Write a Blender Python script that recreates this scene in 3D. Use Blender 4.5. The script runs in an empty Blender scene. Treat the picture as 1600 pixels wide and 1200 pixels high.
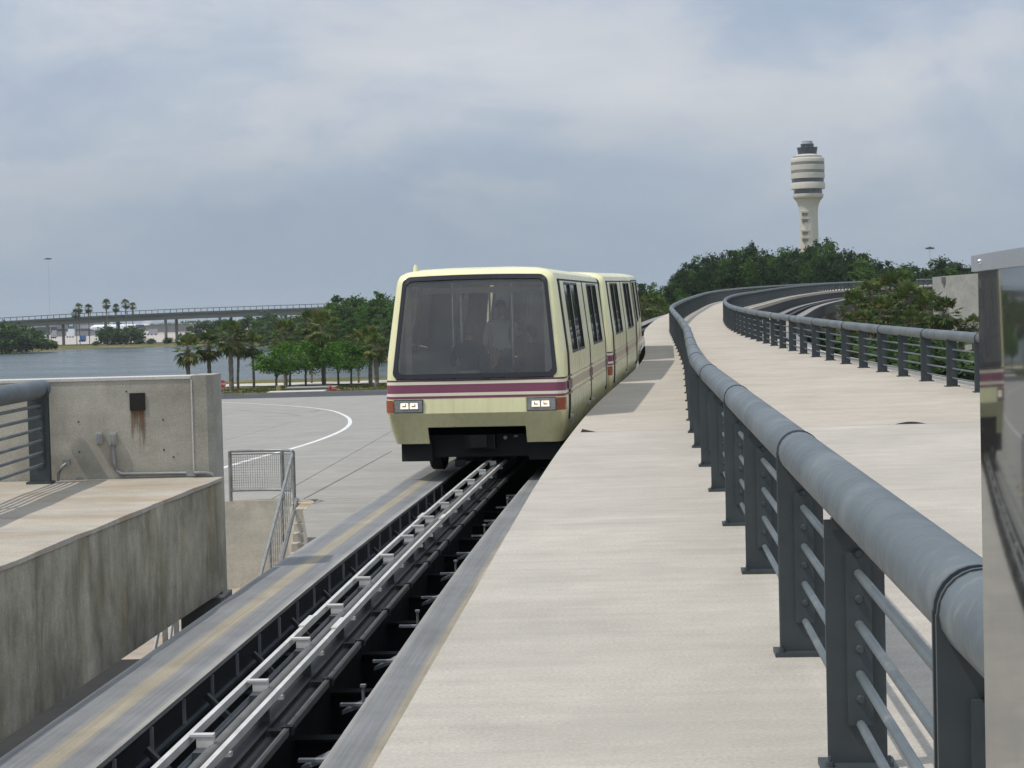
import bpy, bmesh, math, random
import numpy as np
from mathutils import Matrix, Vector

random.seed(7)
rng = np.random.default_rng(7)
scene = bpy.context.scene
COL = scene.collection

# ------------------------------------------------------------------ camera
PITCH, ROLL, EYE = math.atan(112 / 3000), 0.025, 1.67
fw = Vector((0, math.cos(PITCH), -math.sin(PITCH)))
r0 = Vector((1, 0, 0))
u0 = Vector((0, math.sin(PITCH), math.cos(PITCH)))
cr = r0 * math.cos(ROLL) - u0 * math.sin(ROLL)
cu = u0 * math.cos(ROLL) + r0 * math.sin(ROLL)
cam_data = bpy.data.cameras.new('camera')
cam_data.sensor_width = 36
cam_data.lens = 36 * 3000 / 1600
cam_data.clip_start = 0.05
cam_data.clip_end = 20000
cam = bpy.data.objects.new('camera', cam_data)
COL.objects.link(cam)
cam.matrix_world = Matrix(((cr.x, cu.x, -fw.x, 0), (cr.y, cu.y, -fw.y, 0), (cr.z, cu.z, -fw.z, EYE), (0, 0, 0, 1)))
scene.camera = cam

# ------------------------------------------------------------------ sun, sky, exposure
SUN_TO = Vector((0.55, 0.2, -1.0)).normalized()       # direction the light travels
sun_data = bpy.data.lights.new('sun', 'SUN')
sun_data.energy = 2.5
sun_data.angle = math.radians(0.9)
sun_data.color = (1.0, 0.955, 0.88)
sun = bpy.data.objects.new('sun', sun_data)
COL.objects.link(sun)
sun.rotation_euler = SUN_TO.to_track_quat('-Z', 'Y').to_euler()
SUN_EL = math.asin(-SUN_TO.z)
SUN_AZ = math.atan2(-SUN_TO.x, -SUN_TO.y)

world = bpy.data.worlds.new('World')
scene.world = world
world.use_nodes = True
wn = world.node_tree
wn.nodes.clear()


def wnode(t, **k):
    n = wn.nodes.new(t)
    for a, b in k.items():
        setattr(n, a, b)
    return n


w_out = wnode('ShaderNodeOutputWorld')
w_bg = wnode('ShaderNodeBackground')
w_bg.inputs['Strength'].default_value = 0.1
w_sky = wnode('ShaderNodeTexSky', sky_type='NISHITA', sun_disc=False)
w_sky.sun_elevation = SUN_EL
w_sky.sun_rotation = SUN_AZ
w_sky.air_density = 1.3
w_sky.dust_density = 2.2
w_tc = wnode('ShaderNodeTexCoord')
w_sep = wnode('ShaderNodeSeparateXYZ')
wn.links.new(w_tc.outputs['Generated'], w_sep.inputs[0])


def wmath(op, a, b=None, clamp=False):
    n = wnode('ShaderNodeMath', operation=op, use_clamp=clamp)
    for i, v in enumerate((a, b)):
        if v is None:
            continue
        if isinstance(v, (int, float)):
            n.inputs[i].default_value = v
        else:
            wn.links.new(v, n.inputs[i])
    return n.outputs[0]


w_comb = wnode('ShaderNodeCombineXYZ')
wn.links.new(w_sep.outputs[0], w_comb.inputs[0])
wn.links.new(w_sep.outputs[1], w_comb.inputs[1])
wn.links.new(wmath('MULTIPLY', w_sep.outputs[2], 2.4), w_comb.inputs[2])


def wnoise(scale, detail, rough, off, dist=0.0):
    m = wnode('ShaderNodeMapping')
    m.inputs['Location'].default_value = off
    wn.links.new(w_comb.outputs[0], m.inputs['Vector'])
    n = wnode('ShaderNodeTexNoise')
    n.inputs['Scale'].default_value = scale
    n.inputs['Detail'].default_value = detail
    n.inputs['Roughness'].default_value = rough
    n.inputs['Distortion'].default_value = dist
    wn.links.new(m.outputs[0], n.inputs['Vector'])
    return n.outputs['Fac']


def wramp(fac, stops):
    n = wnode('ShaderNodeValToRGB')
    e = n.color_ramp.elements
    while len(e) < len(stops):
        e.new(0.5)
    for el, (p, c) in zip(e, stops):
        el.position = p
        el.color = c if len(c) == 4 else (*c, 1)
    wn.links.new(fac, n.inputs[0])
    return n.outputs[0]


def wmix(f, a, b):
    n = wnode('ShaderNodeMix', data_type='RGBA')
    if isinstance(f, float):
        n.inputs[0].default_value = f
    else:
        wn.links.new(f, n.inputs[0])
    for i, v in ((6, a), (7, b)):
        if isinstance(v, tuple):
            n.inputs[i].default_value = (*v, 1)
        else:
            wn.links.new(v, n.inputs[i])
    return n.outputs[2]


# broad soft cloud sheets, a veil of haze and a few brighter heads (radiance x10, background strength 0.1)
n_big = wnoise(4.6, 9, 0.57, (9.4, 2.6, 0), 0.35)
n_head = wnoise(8.0, 10, 0.58, (7.3, 4.2, 2.0), 0.25)
sheet = wramp(n_big, [(0.28, (3.15, 3.95, 5.2)), (0.43, (3.85, 4.6, 5.8)), (0.55, (4.85, 5.4, 6.35)), (0.68, (6.3, 6.55, 7.0))])
head = wramp(n_head, [(0.49, (0, 0, 0)), (0.58, (0.75, 0.75, 0.75)), (0.68, (1, 1, 1))])
fade = wmath('MULTIPLY', wmath('SUBTRACT', w_sep.outputs[2], 0.008), 14.0, True)
headf = wmath('MULTIPLY', wmath('MULTIPLY', head, fade), 0.5)
cl = wmix(headf, sheet, (6.4, 6.5, 6.7))
haze_f = wmath('SUBTRACT', 1.0, wmath('MULTIPLY', wmath('MAXIMUM', w_sep.outputs[2], 0.0), 9.0, True), True)
cl = wmix(wmath('MULTIPLY', haze_f, 0.62), cl, (3.3, 4.25, 5.2))
# cloud brightened towards the zenith, added to lift the fill light in shadows
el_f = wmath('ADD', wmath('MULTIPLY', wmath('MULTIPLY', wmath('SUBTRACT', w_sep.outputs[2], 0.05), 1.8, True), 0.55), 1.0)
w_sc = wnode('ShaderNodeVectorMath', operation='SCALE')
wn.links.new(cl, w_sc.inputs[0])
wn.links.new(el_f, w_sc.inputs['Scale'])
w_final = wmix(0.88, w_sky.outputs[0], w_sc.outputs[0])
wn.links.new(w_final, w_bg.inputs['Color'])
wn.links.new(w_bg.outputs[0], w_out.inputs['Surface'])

scene.view_settings.view_transform = 'Standard'
scene.view_settings.look = 'None'
scene.view_settings.exposure = 0.0
scene.view_settings.gamma = 1.0
scene.view_settings.use_curve_mapping = False
scene.render.engine = 'CYCLES'
scene.cycles.max_bounces = 5
scene.cycles.transparent_max_bounces = 24
scene.cycles.volume_bounces = 0
scene.cycles.use_denoising = True

# ------------------------------------------------------------------ helpers


def px(x, y, Y):
    """pixel of the photograph at forward distance Y -> world point (layout measurements only)"""
    d = fw + cr * ((x - 800) / 3000) - cu * ((y - 600) / 3000)
    p = d * (Y / d.y)
    return Vector((p.x, Y, p.z + EYE))


class MB:
    """collects shapes for one mesh"""

    def __init__(s):
        s.v, s.f, s.uv, s.mi = [], [], {}, {}

    def vert(s, p):
        s.v.append(tuple(p))
        return len(s.v) - 1

    def face(s, idx, uv=None, mi=0):
        s.f.append(tuple(idx))
        if uv:
            s.uv[len(s.f) - 1] = uv
        if mi:
            s.mi[len(s.f) - 1] = mi
        return s

    def quad(s, a, b, c, d, uv=None, mi=0):
        i = len(s.v)
        s.v += [tuple(a), tuple(b), tuple(c), tuple(d)]
        return s.face((i, i + 1, i + 2, i + 3), uv, mi)

    def box(s, c, size, rz=0.0, mi=0, taper=1.0):
        hx, hy, hz = (t / 2 for t in size)
        co, si = math.cos(rz), math.sin(rz)
        i = len(s.v)
        for z in (-1, 1):
            k = taper if z > 0 else 1.0
            for x, y in ((-1, -1), (1, -1), (1, 1), (-1, 1)):
                X, Y = x * hx * k, y * hy * k
                s.v.append((c[0] + X * co - Y * si, c[1] + X * si + Y * co, c[2] + z * hz))
        for q in ((0, 3, 2, 1), (4, 5, 6, 7), (0, 1, 5, 4), (1, 2, 6, 5), (2, 3, 7, 6), (3, 0, 4, 7)):
            s.face([i + k for k in q], None, mi)
        return s

    def beam(s, a, b, w, h, mi=0):
        """rectangular bar from a to b"""
        a, b = Vector(a), Vector(b)
        t = (b - a).normalized()
        up = Vector((0, 0, 1)) if abs(t.z) < 0.95 else Vector((0, 1, 0))
        sx = t.cross(up).normalized() * (w / 2)
        sz = sx.cross(t).normalized() * (h / 2)
        i = len(s.v)
        for p in (a, b):
            for k, l in ((-1, -1), (1, -1), (1, 1), (-1, 1)):
                s.v.append(tuple(p + sx * k + sz * l))
        for q in ((0, 3, 2, 1), (4, 5, 6, 7), (0, 1, 5, 4), (1, 2, 6, 5), (2, 3, 7, 6), (3, 0, 4, 7)):
            s.face([i + k for k in q], None, mi)
        return s

    def tube(s, pts, r, n=8, caps=True, mi=0):
        pts = [Vector(p) for p in pts]
        rs = r if isinstance(r, (list, tuple)) else [r] * len(pts)
        i0 = len(s.v)
        for k, p in enumerate(pts):
            t = (pts[min(k + 1, len(pts) - 1)] - pts[max(k - 1, 0)]).normalized()
            up = Vector((0, 0, 1)) if abs(t.z) < 0.9 else Vector((0, 1, 0))
            a = t.cross(up).normalized()
            b = a.cross(t).normalized()
            for j in range(n):
                q = 2 * math.pi * j / n
                s.v.append(tuple(p + (a * math.cos(q) + b * math.sin(q)) * rs[k]))
        for k in range(len(pts) - 1):
            for j in range(n):
                a0, a1 = i0 + k * n + j, i0 + k * n + (j + 1) % n
                s.face((a0, a0 + n, a1 + n, a1), None, mi)
        if caps:
            s.face(range(i0 + n - 1, i0 - 1, -1), None, mi)
            s.face(range(len(s.v) - n, len(s.v)), None, mi)
        return s

    def lathe(s, prof, c=(0, 0), n=32, mi=0):
        i0 = len(s.v)
        for r, z in prof:
            for j in range(n):
                q = 2 * math.pi * j / n
                s.v.append((c[0] + r * math.cos(q), c[1] + r * math.sin(q), z))
        for k in range(len(prof) - 1):
            for j in range(n):
                a0, a1 = i0 + k * n + j, i0 + k * n + (j + 1) % n
                s.face((a0, a1, a1 + n, a0 + n), None, mi)
        s.face(range(i0 + n - 1, i0 - 1, -1), None, mi)
        s.face(range(len(s.v) - n, len(s.v)), None, mi)
        return s

    def prism(s, poly, z0, z1, mi=0):
        """vertical prism over an xy polygon (counter-clockwise)"""
        n, i = len(poly), len(s.v)
        for z in (z0, z1):
            for p in poly:
                s.v.append((p[0], p[1], z))
        s.face(range(i + n - 1, i - 1, -1), None, mi)
        s.face(range(i + n, i + 2 * n), None, mi)
        for j in range(n):
            k = (j + 1) % n
            s.face((i + j, i + k, i + n + k, i + n + j), None, mi)
        return s

    def mesh(s, name, mats, smooth=False):
        m = bpy.data.meshes.new(name)
        m.from_pydata(s.v, [], s.f)
        if not isinstance(mats, (list, tuple)):
            mats = [mats]
        for t in mats:
            m.materials.append(t)
        if s.mi:
            for k, v in s.mi.items():
                m.polygons[k].material_index = v
        if s.uv:
            l = m.uv_layers.new(name='UVMap')
            for k, uvs in s.uv.items():
                for li, u in zip(m.polygons[k].loop_indices, uvs):
                    l.data[li].uv = u
        if smooth:
            m.polygons.foreach_set('use_smooth', [True] * len(m.polygons))
            if smooth is not True:
                m.set_sharp_from_angle(angle=math.radians(smooth))
        m.update()
        return m

    def build(s, name, mats, parent=None, smooth=False):
        return link(name, s.mesh(name, mats, smooth), parent)


def link(name, mesh, parent=None, loc=None, rz=0.0, world_coords=True):
    o = bpy.data.objects.new(name, mesh)
    COL.objects.link(o)
    if loc is not None:
        o.location = loc
    if rz:
        o.rotation_euler = (0, 0, rz)
    if parent is not None:
        put(o, parent, world_coords)
    return o


def put(o, parent, world_coords=True):
    o.parent = parent
    if world_coords:
        M = Matrix.Identity(4)
        p = parent
        while p is not None:
            M = p.matrix_parent_inverse @ p.matrix_basis.copy() @ M if False else (p.matrix_parent_inverse @ Matrix.LocRotScale(p.location, p.rotation_euler, p.scale)) @ M
            p = p.parent
        o.matrix_parent_inverse = M.inverted()
    return o


def tag(o, label=None, cat=None, group=None, kind=None):
    if label:
        o['label'] = label
    if cat:
        o['category'] = cat
    if group:
        o['group'] = group
    if kind:
        o['kind'] = kind
    return o


def thing(name, label, cat, loc=(0, 0, 0), rz=0.0, group=None):
    o = bpy.data.objects.new(name, None)
    o.empty_display_size = 0.3
    COL.objects.link(o)
    o.location = loc
    o.rotation_euler = (0, 0, rz)
    return tag(o, label, cat, group)


def copy_tree(o, parent=None):
    c = o.copy()
    COL.objects.link(c)
    c.parent = parent
    for ch in list(o.children):
        copy_tree(ch, c)
    return c


# ------------------------------------------------------------------ materials
MATS = {}


def nodes_of(name):
    m = bpy.data.materials.new(name)
    m.use_nodes = True
    nt = m.node_tree
    b = nt.nodes['Principled BSDF']
    return m, nt, b


class NT:
    def __init__(s, nt):
        s.nt = nt

    def n(s, t, **k):
        x = s.nt.nodes.new(t)
        for a, b in k.items():
            setattr(x, a, b)
        return x

    def set(s, sock, v):
        if isinstance(v, (int, float)):
            sock.default_value = v
        elif isinstance(v, tuple):
            sock.default_value = (*v, 1) if len(v) == 3 and sock.type == 'RGBA' else v
        else:
            s.nt.links.new(v, sock)

    def math(s, op, a, b=0.0, clamp=False):
        x = s.n('ShaderNodeMath', operation=op, use_clamp=clamp)
        s.set(x.inputs[0], a)
        s.set(x.inputs[1], b)
        return x.outputs[0]

    def mix(s, f, a, b, blend='MIX'):
        x = s.n('ShaderNodeMix', data_type='RGBA', blend_type=blend)
        s.set(x.inputs[0], f)
        s.set(x.inputs[6], a)
        s.set(x.inputs[7], b)
        return x.outputs[2]

    def ramp(s, f, stops, interp='LINEAR'):
        x = s.n('ShaderNodeValToRGB')
        x.color_ramp.interpolation = interp
        e = x.color_ramp.elements
        while len(e) < len(stops):
            e.new(0.5)
        for el, (p, c) in zip(e, stops):
            el.position = p
            el.color = (c, c, c, 1) if isinstance(c, (int, float)) else (*c, 1)
        s.set(x.inputs[0], f)
        return x.outputs[0]

    def coord(s, scale=(1, 1, 1), kind='world', loc=(0, 0, 0)):
        if kind == 'world':
            g = s.n('ShaderNodeNewGeometry').outputs['Position']
        elif kind == 'uv':
            g = s.n('ShaderNodeTexCoord').outputs['UV']
        else:
            g = s.n('ShaderNodeTexCoord').outputs['Object']
        m = s.n('ShaderNodeMapping')
        m.inputs['Scale'].default_value = scale
        m.inputs['Location'].default_value = loc
        s.nt.links.new(g, m.inputs['Vector'])
        return m.outputs[0]

    def noise(s, vec, scale, detail=4, rough=0.55, dist=0.0):
        x = s.n('ShaderNodeTexNoise')
        s.set(x.inputs['Vector'], vec)
        x.inputs['Scale'].default_value = scale
        x.inputs['Detail'].default_value = detail
        x.inputs['Roughness'].default_value = rough
        x.inputs['Distortion'].default_value = dist
        return x.outputs['Fac']

    def bump(s, h, strength, dist, bsdf):
        x = s.n('ShaderNodeBump')
        x.inputs['Strength'].default_value = strength
        x.inputs['Distance'].default_value = dist
        s.set(x.inputs['Height'], h)
        s.nt.links.new(x.outputs[0], bsdf.inputs['Normal'])


def plain(name, col, rough=0.6, metal=0.0, var=0.12, vscale=3.0, coat=0.0, spec=0.5, kind='world'):
    m, nt, b = nodes_of(name)
    t = NT(nt)
    n = t.noise(t.coord(kind=kind), vscale, 5, 0.6)
    f = t.ramp(n, [(0.3, 1 - var), (0.7, 1 + var * 0.6)])
    c = t.mix(1.0, col, f, 'MULTIPLY')
    t.set(b.inputs['Base Color'], c)
    b.inputs['Roughness'].default_value = rough
    t.set(b.inputs['Roughness'], t.ramp(n, [(0.25, max(rough - 0.08, 0.02)), (0.75, min(rough + 0.1, 1.0))]))
    b.inputs['Metallic'].default_value = metal
    b.inputs['Coat Weight'].default_value = coat
    b.inputs['Specular IOR Level'].default_value = spec
    MATS[name] = m
    return m


def concrete(name, col, mottle=0.22, stain=None, stain_amt=0.0, streak=0.0, streak_col=(0.05, 0.055, 0.045), rough=0.85, grain=1.0, bump=0.25, green=0.0):
    m, nt, b = nodes_of(name)
    t = NT(nt)
    w = t.coord()
    big = t.noise(w, 0.55, 6, 0.6, 0.3)
    mid = t.noise(w, 3.1, 6, 0.62)
    fine = t.noise(w, 55.0, 4, 0.7)
    c = t.mix(1.0, col, t.ramp(big, [(0.3, 1 - mottle), (0.7, 1 + mottle * 0.5)]), 'MULTIPLY')
    c = t.mix(1.0, c, t.ramp(mid, [(0.3, 1 - mottle * 0.6), (0.72, 1 + mottle * 0.35)]), 'MULTIPLY')
    c = t.mix(0.55 * grain, c, t.mix(1.0, c, t.ramp(fine, [(0.3, 0.62), (0.7, 1.3)]), 'MULTIPLY'))
    sp_ = t.math('MULTIPLY', t.ramp(t.noise(w, 8.5, 5, 0.6), [(0.66, 0.0), (0.74, 1.0)]), 0.22)
    c = t.mix(sp_, c, t.mix(1.0, c, (0.45, 0.44, 0.42), 'MULTIPLY'))
    lt_ = t.math('MULTIPLY', t.ramp(t.noise(t.coord(loc=(5, 3, 1)), 17.0, 3, 0.5), [(0.74, 0.0), (0.78, 1.0)]), 0.3)
    c = t.mix(lt_, c, t.mix(1.0, c, (1.35, 1.35, 1.35), 'MULTIPLY'))
    if stain:
        sn = t.noise(t.coord((0.5, 1.3, 1.0)), 0.8, 7, 0.66, 0.6)
        c = t.mix(t.math('MULTIPLY', t.ramp(sn, [(0.5, 0.0), (0.68, 1.0)]), stain_amt), c, stain)
    if streak:
        sv = t.noise(t.coord((1.5, 1.5, 0.62)), 1.2, 8, 0.68, 0.7)
        sv2 = t.noise(t.coord((6.5, 6.5, 0.5)), 1.5, 6, 0.65, 0.3)
        k = t.math('MULTIPLY', t.ramp(sv, [(0.4, 0.0), (0.66, 1.0)]), t.ramp(sv2, [(0.3, 0.45), (0.65, 1.0)]))
        c = t.mix(t.math('MULTIPLY', k, streak), c, streak_col)
    if green:
        gn = t.noise(t.coord((1.5, 1.5, 0.35), loc=(4, 9, 2)), 1.2, 6, 0.65, 0.4)
        c = t.mix(t.math('MULTIPLY', t.ramp(gn, [(0.48, 0.0), (0.68, 1.0)]), green), c, (0.23, 0.2, 0.075))
    br = t.noise(t.coord((0.3, 4.0, 4.0), loc=(2, 7, 3)), 1.6, 5, 0.6)
    c = t.mix(1.0, c, t.ramp(br, [(0.3, 0.93), (0.7, 1.05)]), 'MULTIPLY')
    t.set(b.inputs['Base Color'], c)
    b.inputs['Roughness'].default_value = rough
    b.inputs['Specular IOR Level'].default_value = 0.25
    h = t.math('ADD', t.math('MULTIPLY', fine, 0.5), mid)
    t.bump(h, bump, 0.012, b)
    MATS[name] = m
    return m


def foliage(name, dark, light, trans=0.25, brown=None, brown_amt=0.0):
    m, nt, b = nodes_of(name)
    t = NT(nt)
    g = t.n('ShaderNodeNewGeometry')
    oi = t.n('ShaderNodeObjectInfo')
    n = t.noise(t.coord(), 0.35, 3, 0.6)
    k = t.math('ADD', t.math('MULTIPLY', g.outputs['Random Per Island'], 0.55), t.math('MULTIPLY', n, 0.55))
    k = t.math('ADD', k, t.math('MULTIPLY', t.math('SUBTRACT', oi.outputs['Random'], 0.5), 0.22))
    c = t.ramp(k, [(0.2, dark), (0.85, light)])
    if brown:
        bn = t.n('ShaderNodeTexWhiteNoise', noise_dimensions='1D')
        t.set(bn.inputs['W'], t.math('MULTIPLY', g.outputs['Random Per Island'], 91.7))
        c = t.mix(t.ramp(bn.outputs['Value'], [(1 - brown_amt - 0.02, 0.0), (1 - brown_amt, 1.0)]), c, brown)
    t.set(b.inputs['Base Color'], c)
    b.inputs['Roughness'].default_value = 0.6
    b.inputs['Specular IOR Level'].default_value = 0.12
    tr = t.n('ShaderNodeBsdfTranslucent')
    t.set(tr.inputs['Color'], c)
    mx = t.n('ShaderNodeMixShader')
    mx.inputs[0].default_value = trans
    nt.links.new(b.outputs[0], mx.inputs[1])
    nt.links.new(tr.outputs[0], mx.inputs[2])
    nt.links.new(mx.outputs[0], nt.nodes['Material Output'].inputs['Surface'])
    MATS[name] = m
    return m


concrete('deck', (0.50, 0.458, 0.392), 0.13, (0.39, 0.36, 0.31), 0.5, bump=0.2)
concrete('deck_warm', (0.505, 0.45, 0.375), 0.13, (0.40, 0.35, 0.29), 0.5, bump=0.2)
concrete('road', (0.355, 0.338, 0.305), 0.14, (0.25, 0.242, 0.225), 0.5, bump=0.1)
concrete('wall', (0.5, 0.475, 0.4), 0.22, (0.22, 0.205, 0.16), 0.5, streak=0.35, streak_col=(0.13, 0.125, 0.1), bump=0.35)
concrete('wall_cap', (0.62, 0.6, 0.55), 0.12)
concrete('girder', (0.6, 0.545, 0.42), 0.4, (0.27, 0.24, 0.17), 0.5, streak=0.66, streak_col=(0.075, 0.07, 0.05), green=0.65, bump=0.45)
concrete('ledge', (0.47, 0.42, 0.345), 0.2, (0.34, 0.235, 0.13), 0.65, bump=0.35)
concrete('retaining', (0.62, 0.585, 0.5), 0.18, (0.33, 0.29, 0.22), 0.5, streak=0.4, streak_col=(0.22, 0.2, 0.16))
concrete('pale_concrete', (0.44, 0.43, 0.4), 0.22, (0.33, 0.32, 0.3), 0.5, streak=0.4, streak_col=(0.24, 0.235, 0.22))
concrete('tower_white', (0.56, 0.53, 0.45), 0.08, grain=0.3, bump=0.05)
concrete('kerb', (0.3, 0.29, 0.27), 0.2)
concrete('path', (0.58, 0.55, 0.49), 0.1)
concrete('pier', (0.3, 0.3, 0.28), 0.2, streak=0.3)
concrete('asphalt', (0.075, 0.078, 0.082), 0.2)
concrete('landing', (0.44, 0.37, 0.3), 0.2, (0.3, 0.22, 0.15), 0.4)
concrete('apron', (0.48, 0.43, 0.38), 0.1, grain=0.2)
def painted_steel(name, col, rough):
    m, nt, b = nodes_of(name)
    t = NT(nt)
    w = t.coord()
    big, fine = t.noise(w, 1.7, 6, 0.62, 0.3), t.noise(w, 14.0, 6, 0.68)
    c = t.mix(1.0, col, t.ramp(big, [(0.3, 0.74), (0.7, 1.2)]), 'MULTIPLY')
    c = t.mix(t.ramp(t.math('ADD', t.math('MULTIPLY', big, 0.6), t.math('MULTIPLY', fine, 0.5)), [(0.6, 0.0), (0.7, 0.5)]), c, (0.27, 0.265, 0.245))
    c = t.mix(t.ramp(fine, [(0.70, 0.0), (0.76, 0.6)]), c, (0.12, 0.075, 0.045))
    t.set(b.inputs['Base Color'], c)
    t.set(b.inputs['Roughness'], t.ramp(fine, [(0.3, rough - 0.08), (0.7, rough + 0.14)]))
    t.bump(fine, 0.12, 0.004, b)
    MATS[name] = m


painted_steel('rail_paint', (0.112, 0.135, 0.147), 0.5)
plain('rail_dark', (0.05, 0.062, 0.068), 0.5, 0.0, 0.2, 4.0)  # darker copy of the rail paint; the posts' shade is put into it
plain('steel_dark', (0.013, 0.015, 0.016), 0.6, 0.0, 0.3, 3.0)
plain('steel_edge', (0.3, 0.31, 0.31), 0.5, 0.2, 0.35, 3.0)  # paler steel; sunlight on cross member edges and gussets is put into the colour
plain('black_rubber', (0.012, 0.012, 0.013), 0.75, 0.0, 0.2, 5.0)
plain('black_gasket', (0.018, 0.021, 0.026), 0.45, 0.0, 0.1, 5.0)
plain('white_rail', (0.62, 0.61, 0.57), 0.35, 0.0, 0.22, 3.5)
plain('rail_cover', (0.13, 0.127, 0.115), 0.55, 0.0, 0.3, 5.0)
plain('galvanised', (0.29, 0.3, 0.3), 0.45, 0.35, 0.25, 6.0)
plain('grey_box', (0.42, 0.42, 0.41), 0.5, 0.1, 0.15, 9.0)
plain('rust_plate', (0.018, 0.016, 0.015), 0.85, 0.0, 0.5, 25.0)


def cream():
    m, nt, b = nodes_of('cream_paint')
    t = NT(nt)
    w = t.coord(kind='object')
    n, st = t.noise(w, 1.3, 6, 0.62), t.noise(t.coord((7, 7, 0.5), 'object'), 1.0, 6, 0.65)
    c = t.mix(1.0, (0.9, 0.855, 0.5), t.ramp(n, [(0.3, 0.92), (0.7, 1.03)]), 'MULTIPLY')
    dirt = t.math('MULTIPLY', t.ramp(st, [(0.48, 0.0), (0.72, 1.0)]), 0.28)
    c = t.mix(dirt, c, (0.42, 0.38, 0.22))
    t.set(b.inputs['Base Color'], c)
    t.set(b.inputs['Roughness'], t.ramp(st, [(0.3, 0.22), (0.7, 0.42)]))
    b.inputs['Coat Weight'].default_value = 0.25
    b.inputs['Coat Roughness'].default_value = 0.08
    MATS['cream_paint'] = m


cream()
plain('cream_band', (0.78, 0.72, 0.56), 0.35, 0.0, 0.05, 2.0, kind='object')
plain('purple', (0.215, 0.06, 0.105), 0.38, 0.0, 0.1, 2.0, kind='object')
plain('purple_dark', (0.12, 0.03, 0.055), 0.4, 0.0, 0.1, 2.0, kind='object')
plain('purple_faded', (0.56, 0.45, 0.32), 0.4, 0.0, 0.12, 2.0, kind='object')
plain('under_black', (0.012, 0.013, 0.014), 0.7, 0.0, 0.4, 4.0, kind='object')
plain('interior_grey', (0.56, 0.52, 0.45), 0.6, 0.0, 0.1, 2.0, kind='object')
plain('interior_light', (0.5, 0.48, 0.43), 0.5, 0.0, 0.05, 2.0, kind='object')
plain('interior_floor', (0.03, 0.031, 0.034), 0.7, 0.0, 0.2, 3.0, kind='object')
plain('chrome', (0.7, 0.7, 0.7), 0.18, 1.0, 0.03)
plain('lamp_housing', (0.4, 0.41, 0.41), 0.25, 0.4, 0.1, 10.0, kind='object')
plain('amber', (0.33, 0.075, 0.018), 0.2, 0.0, 0.1, 10.0, 0.5, kind='object')
plain('white_paint', (0.78, 0.78, 0.75), 0.5, 0.0, 0.12, 6.0)
plain('road_paint', (0.74, 0.74, 0.72), 0.7, 0.0, 0.2, 2.0)
plain('joint', (0.09, 0.085, 0.08), 0.9, 0.0, 0.3, 4.0)
plain('panel_cap', (0.33, 0.355, 0.375), 0.4, 0.25, 0.06, 2.0)
plain('tower_glass', (0.028, 0.036, 0.05), 0.3, 0.0, 0.3, 0.15)
plain('tower_dim', (0.2, 0.195, 0.19), 0.5, 0.0, 0.15, 0.2)
plain('bark', (0.115, 0.10, 0.082), 0.9, 0.0, 0.4, 2.5)
plain('palm_bark', (0.2, 0.175, 0.145), 0.9, 0.0, 0.45, 4.0)
plain('sign_red', (0.36, 0.02, 0.03), 0.4, 0.0, 0.06)
plain('hydrant_red', (0.45, 0.06, 0.035), 0.45, 0.0, 0.1)
plain('jet_white', (0.75, 0.77, 0.8), 0.3, 0.0, 0.03, 0.2)
plain('jet_blue', (0.03, 0.06, 0.16), 0.3, 0.0, 0.05, 0.2)
plain('terminal_grey', (0.33, 0.34, 0.35), 0.6, 0.0, 0.1, 0.1)
plain('terminal_dark', (0.07, 0.08, 0.09), 0.4, 0.0, 0.2, 0.2)
plain('sign_blue', (0.03, 0.13, 0.32), 0.4, 0.0, 0.05)
plain('bridge_green', (0.1, 0.125, 0.115), 0.6, 0.0, 0.2, 0.2)
plain('bridge_girder', (0.2, 0.205, 0.19), 0.8, 0.0, 0.2, 0.15)
plain('skin', (0.36, 0.2, 0.13), 0.5, 0.0, 0.05, kind='object')
plain('shirt_dark', (0.025, 0.032, 0.05), 0.8, 0.0, 0.15, kind='object')
plain('shirt_pale', (0.5, 0.52, 0.55), 0.8, 0.0, 0.1, kind='object')
plain('shirt_maroon', (0.12, 0.05, 0.05), 0.8, 0.0, 0.1, kind='object')
plain('shorts', (0.5, 0.45, 0.36), 0.8, 0.0, 0.1, kind='object')
plain('hair', (0.02, 0.015, 0.012), 0.6, 0.0, 0.2, kind='object')
foliage('leaf_dark', (0.014, 0.032, 0.010), (0.05, 0.09, 0.022))
foliage('leaf_mid', (0.032, 0.074, 0.013), (0.1, 0.19, 0.03))
foliage('leaf_bright', (0.034, 0.09, 0.012), (0.11, 0.235, 0.028))
foliage('leaf_far', (0.032, 0.066, 0.02), (0.09, 0.15, 0.038))
foliage('palm_leaf', (0.05, 0.085, 0.016), (0.17, 0.225, 0.055), 0.25, (0.27, 0.19, 0.09), 0.1)
foliage('palm_leaf_dark', (0.034, 0.064, 0.013), (0.115, 0.17, 0.04), 0.25, (0.21, 0.15, 0.07), 0.1)


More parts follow.
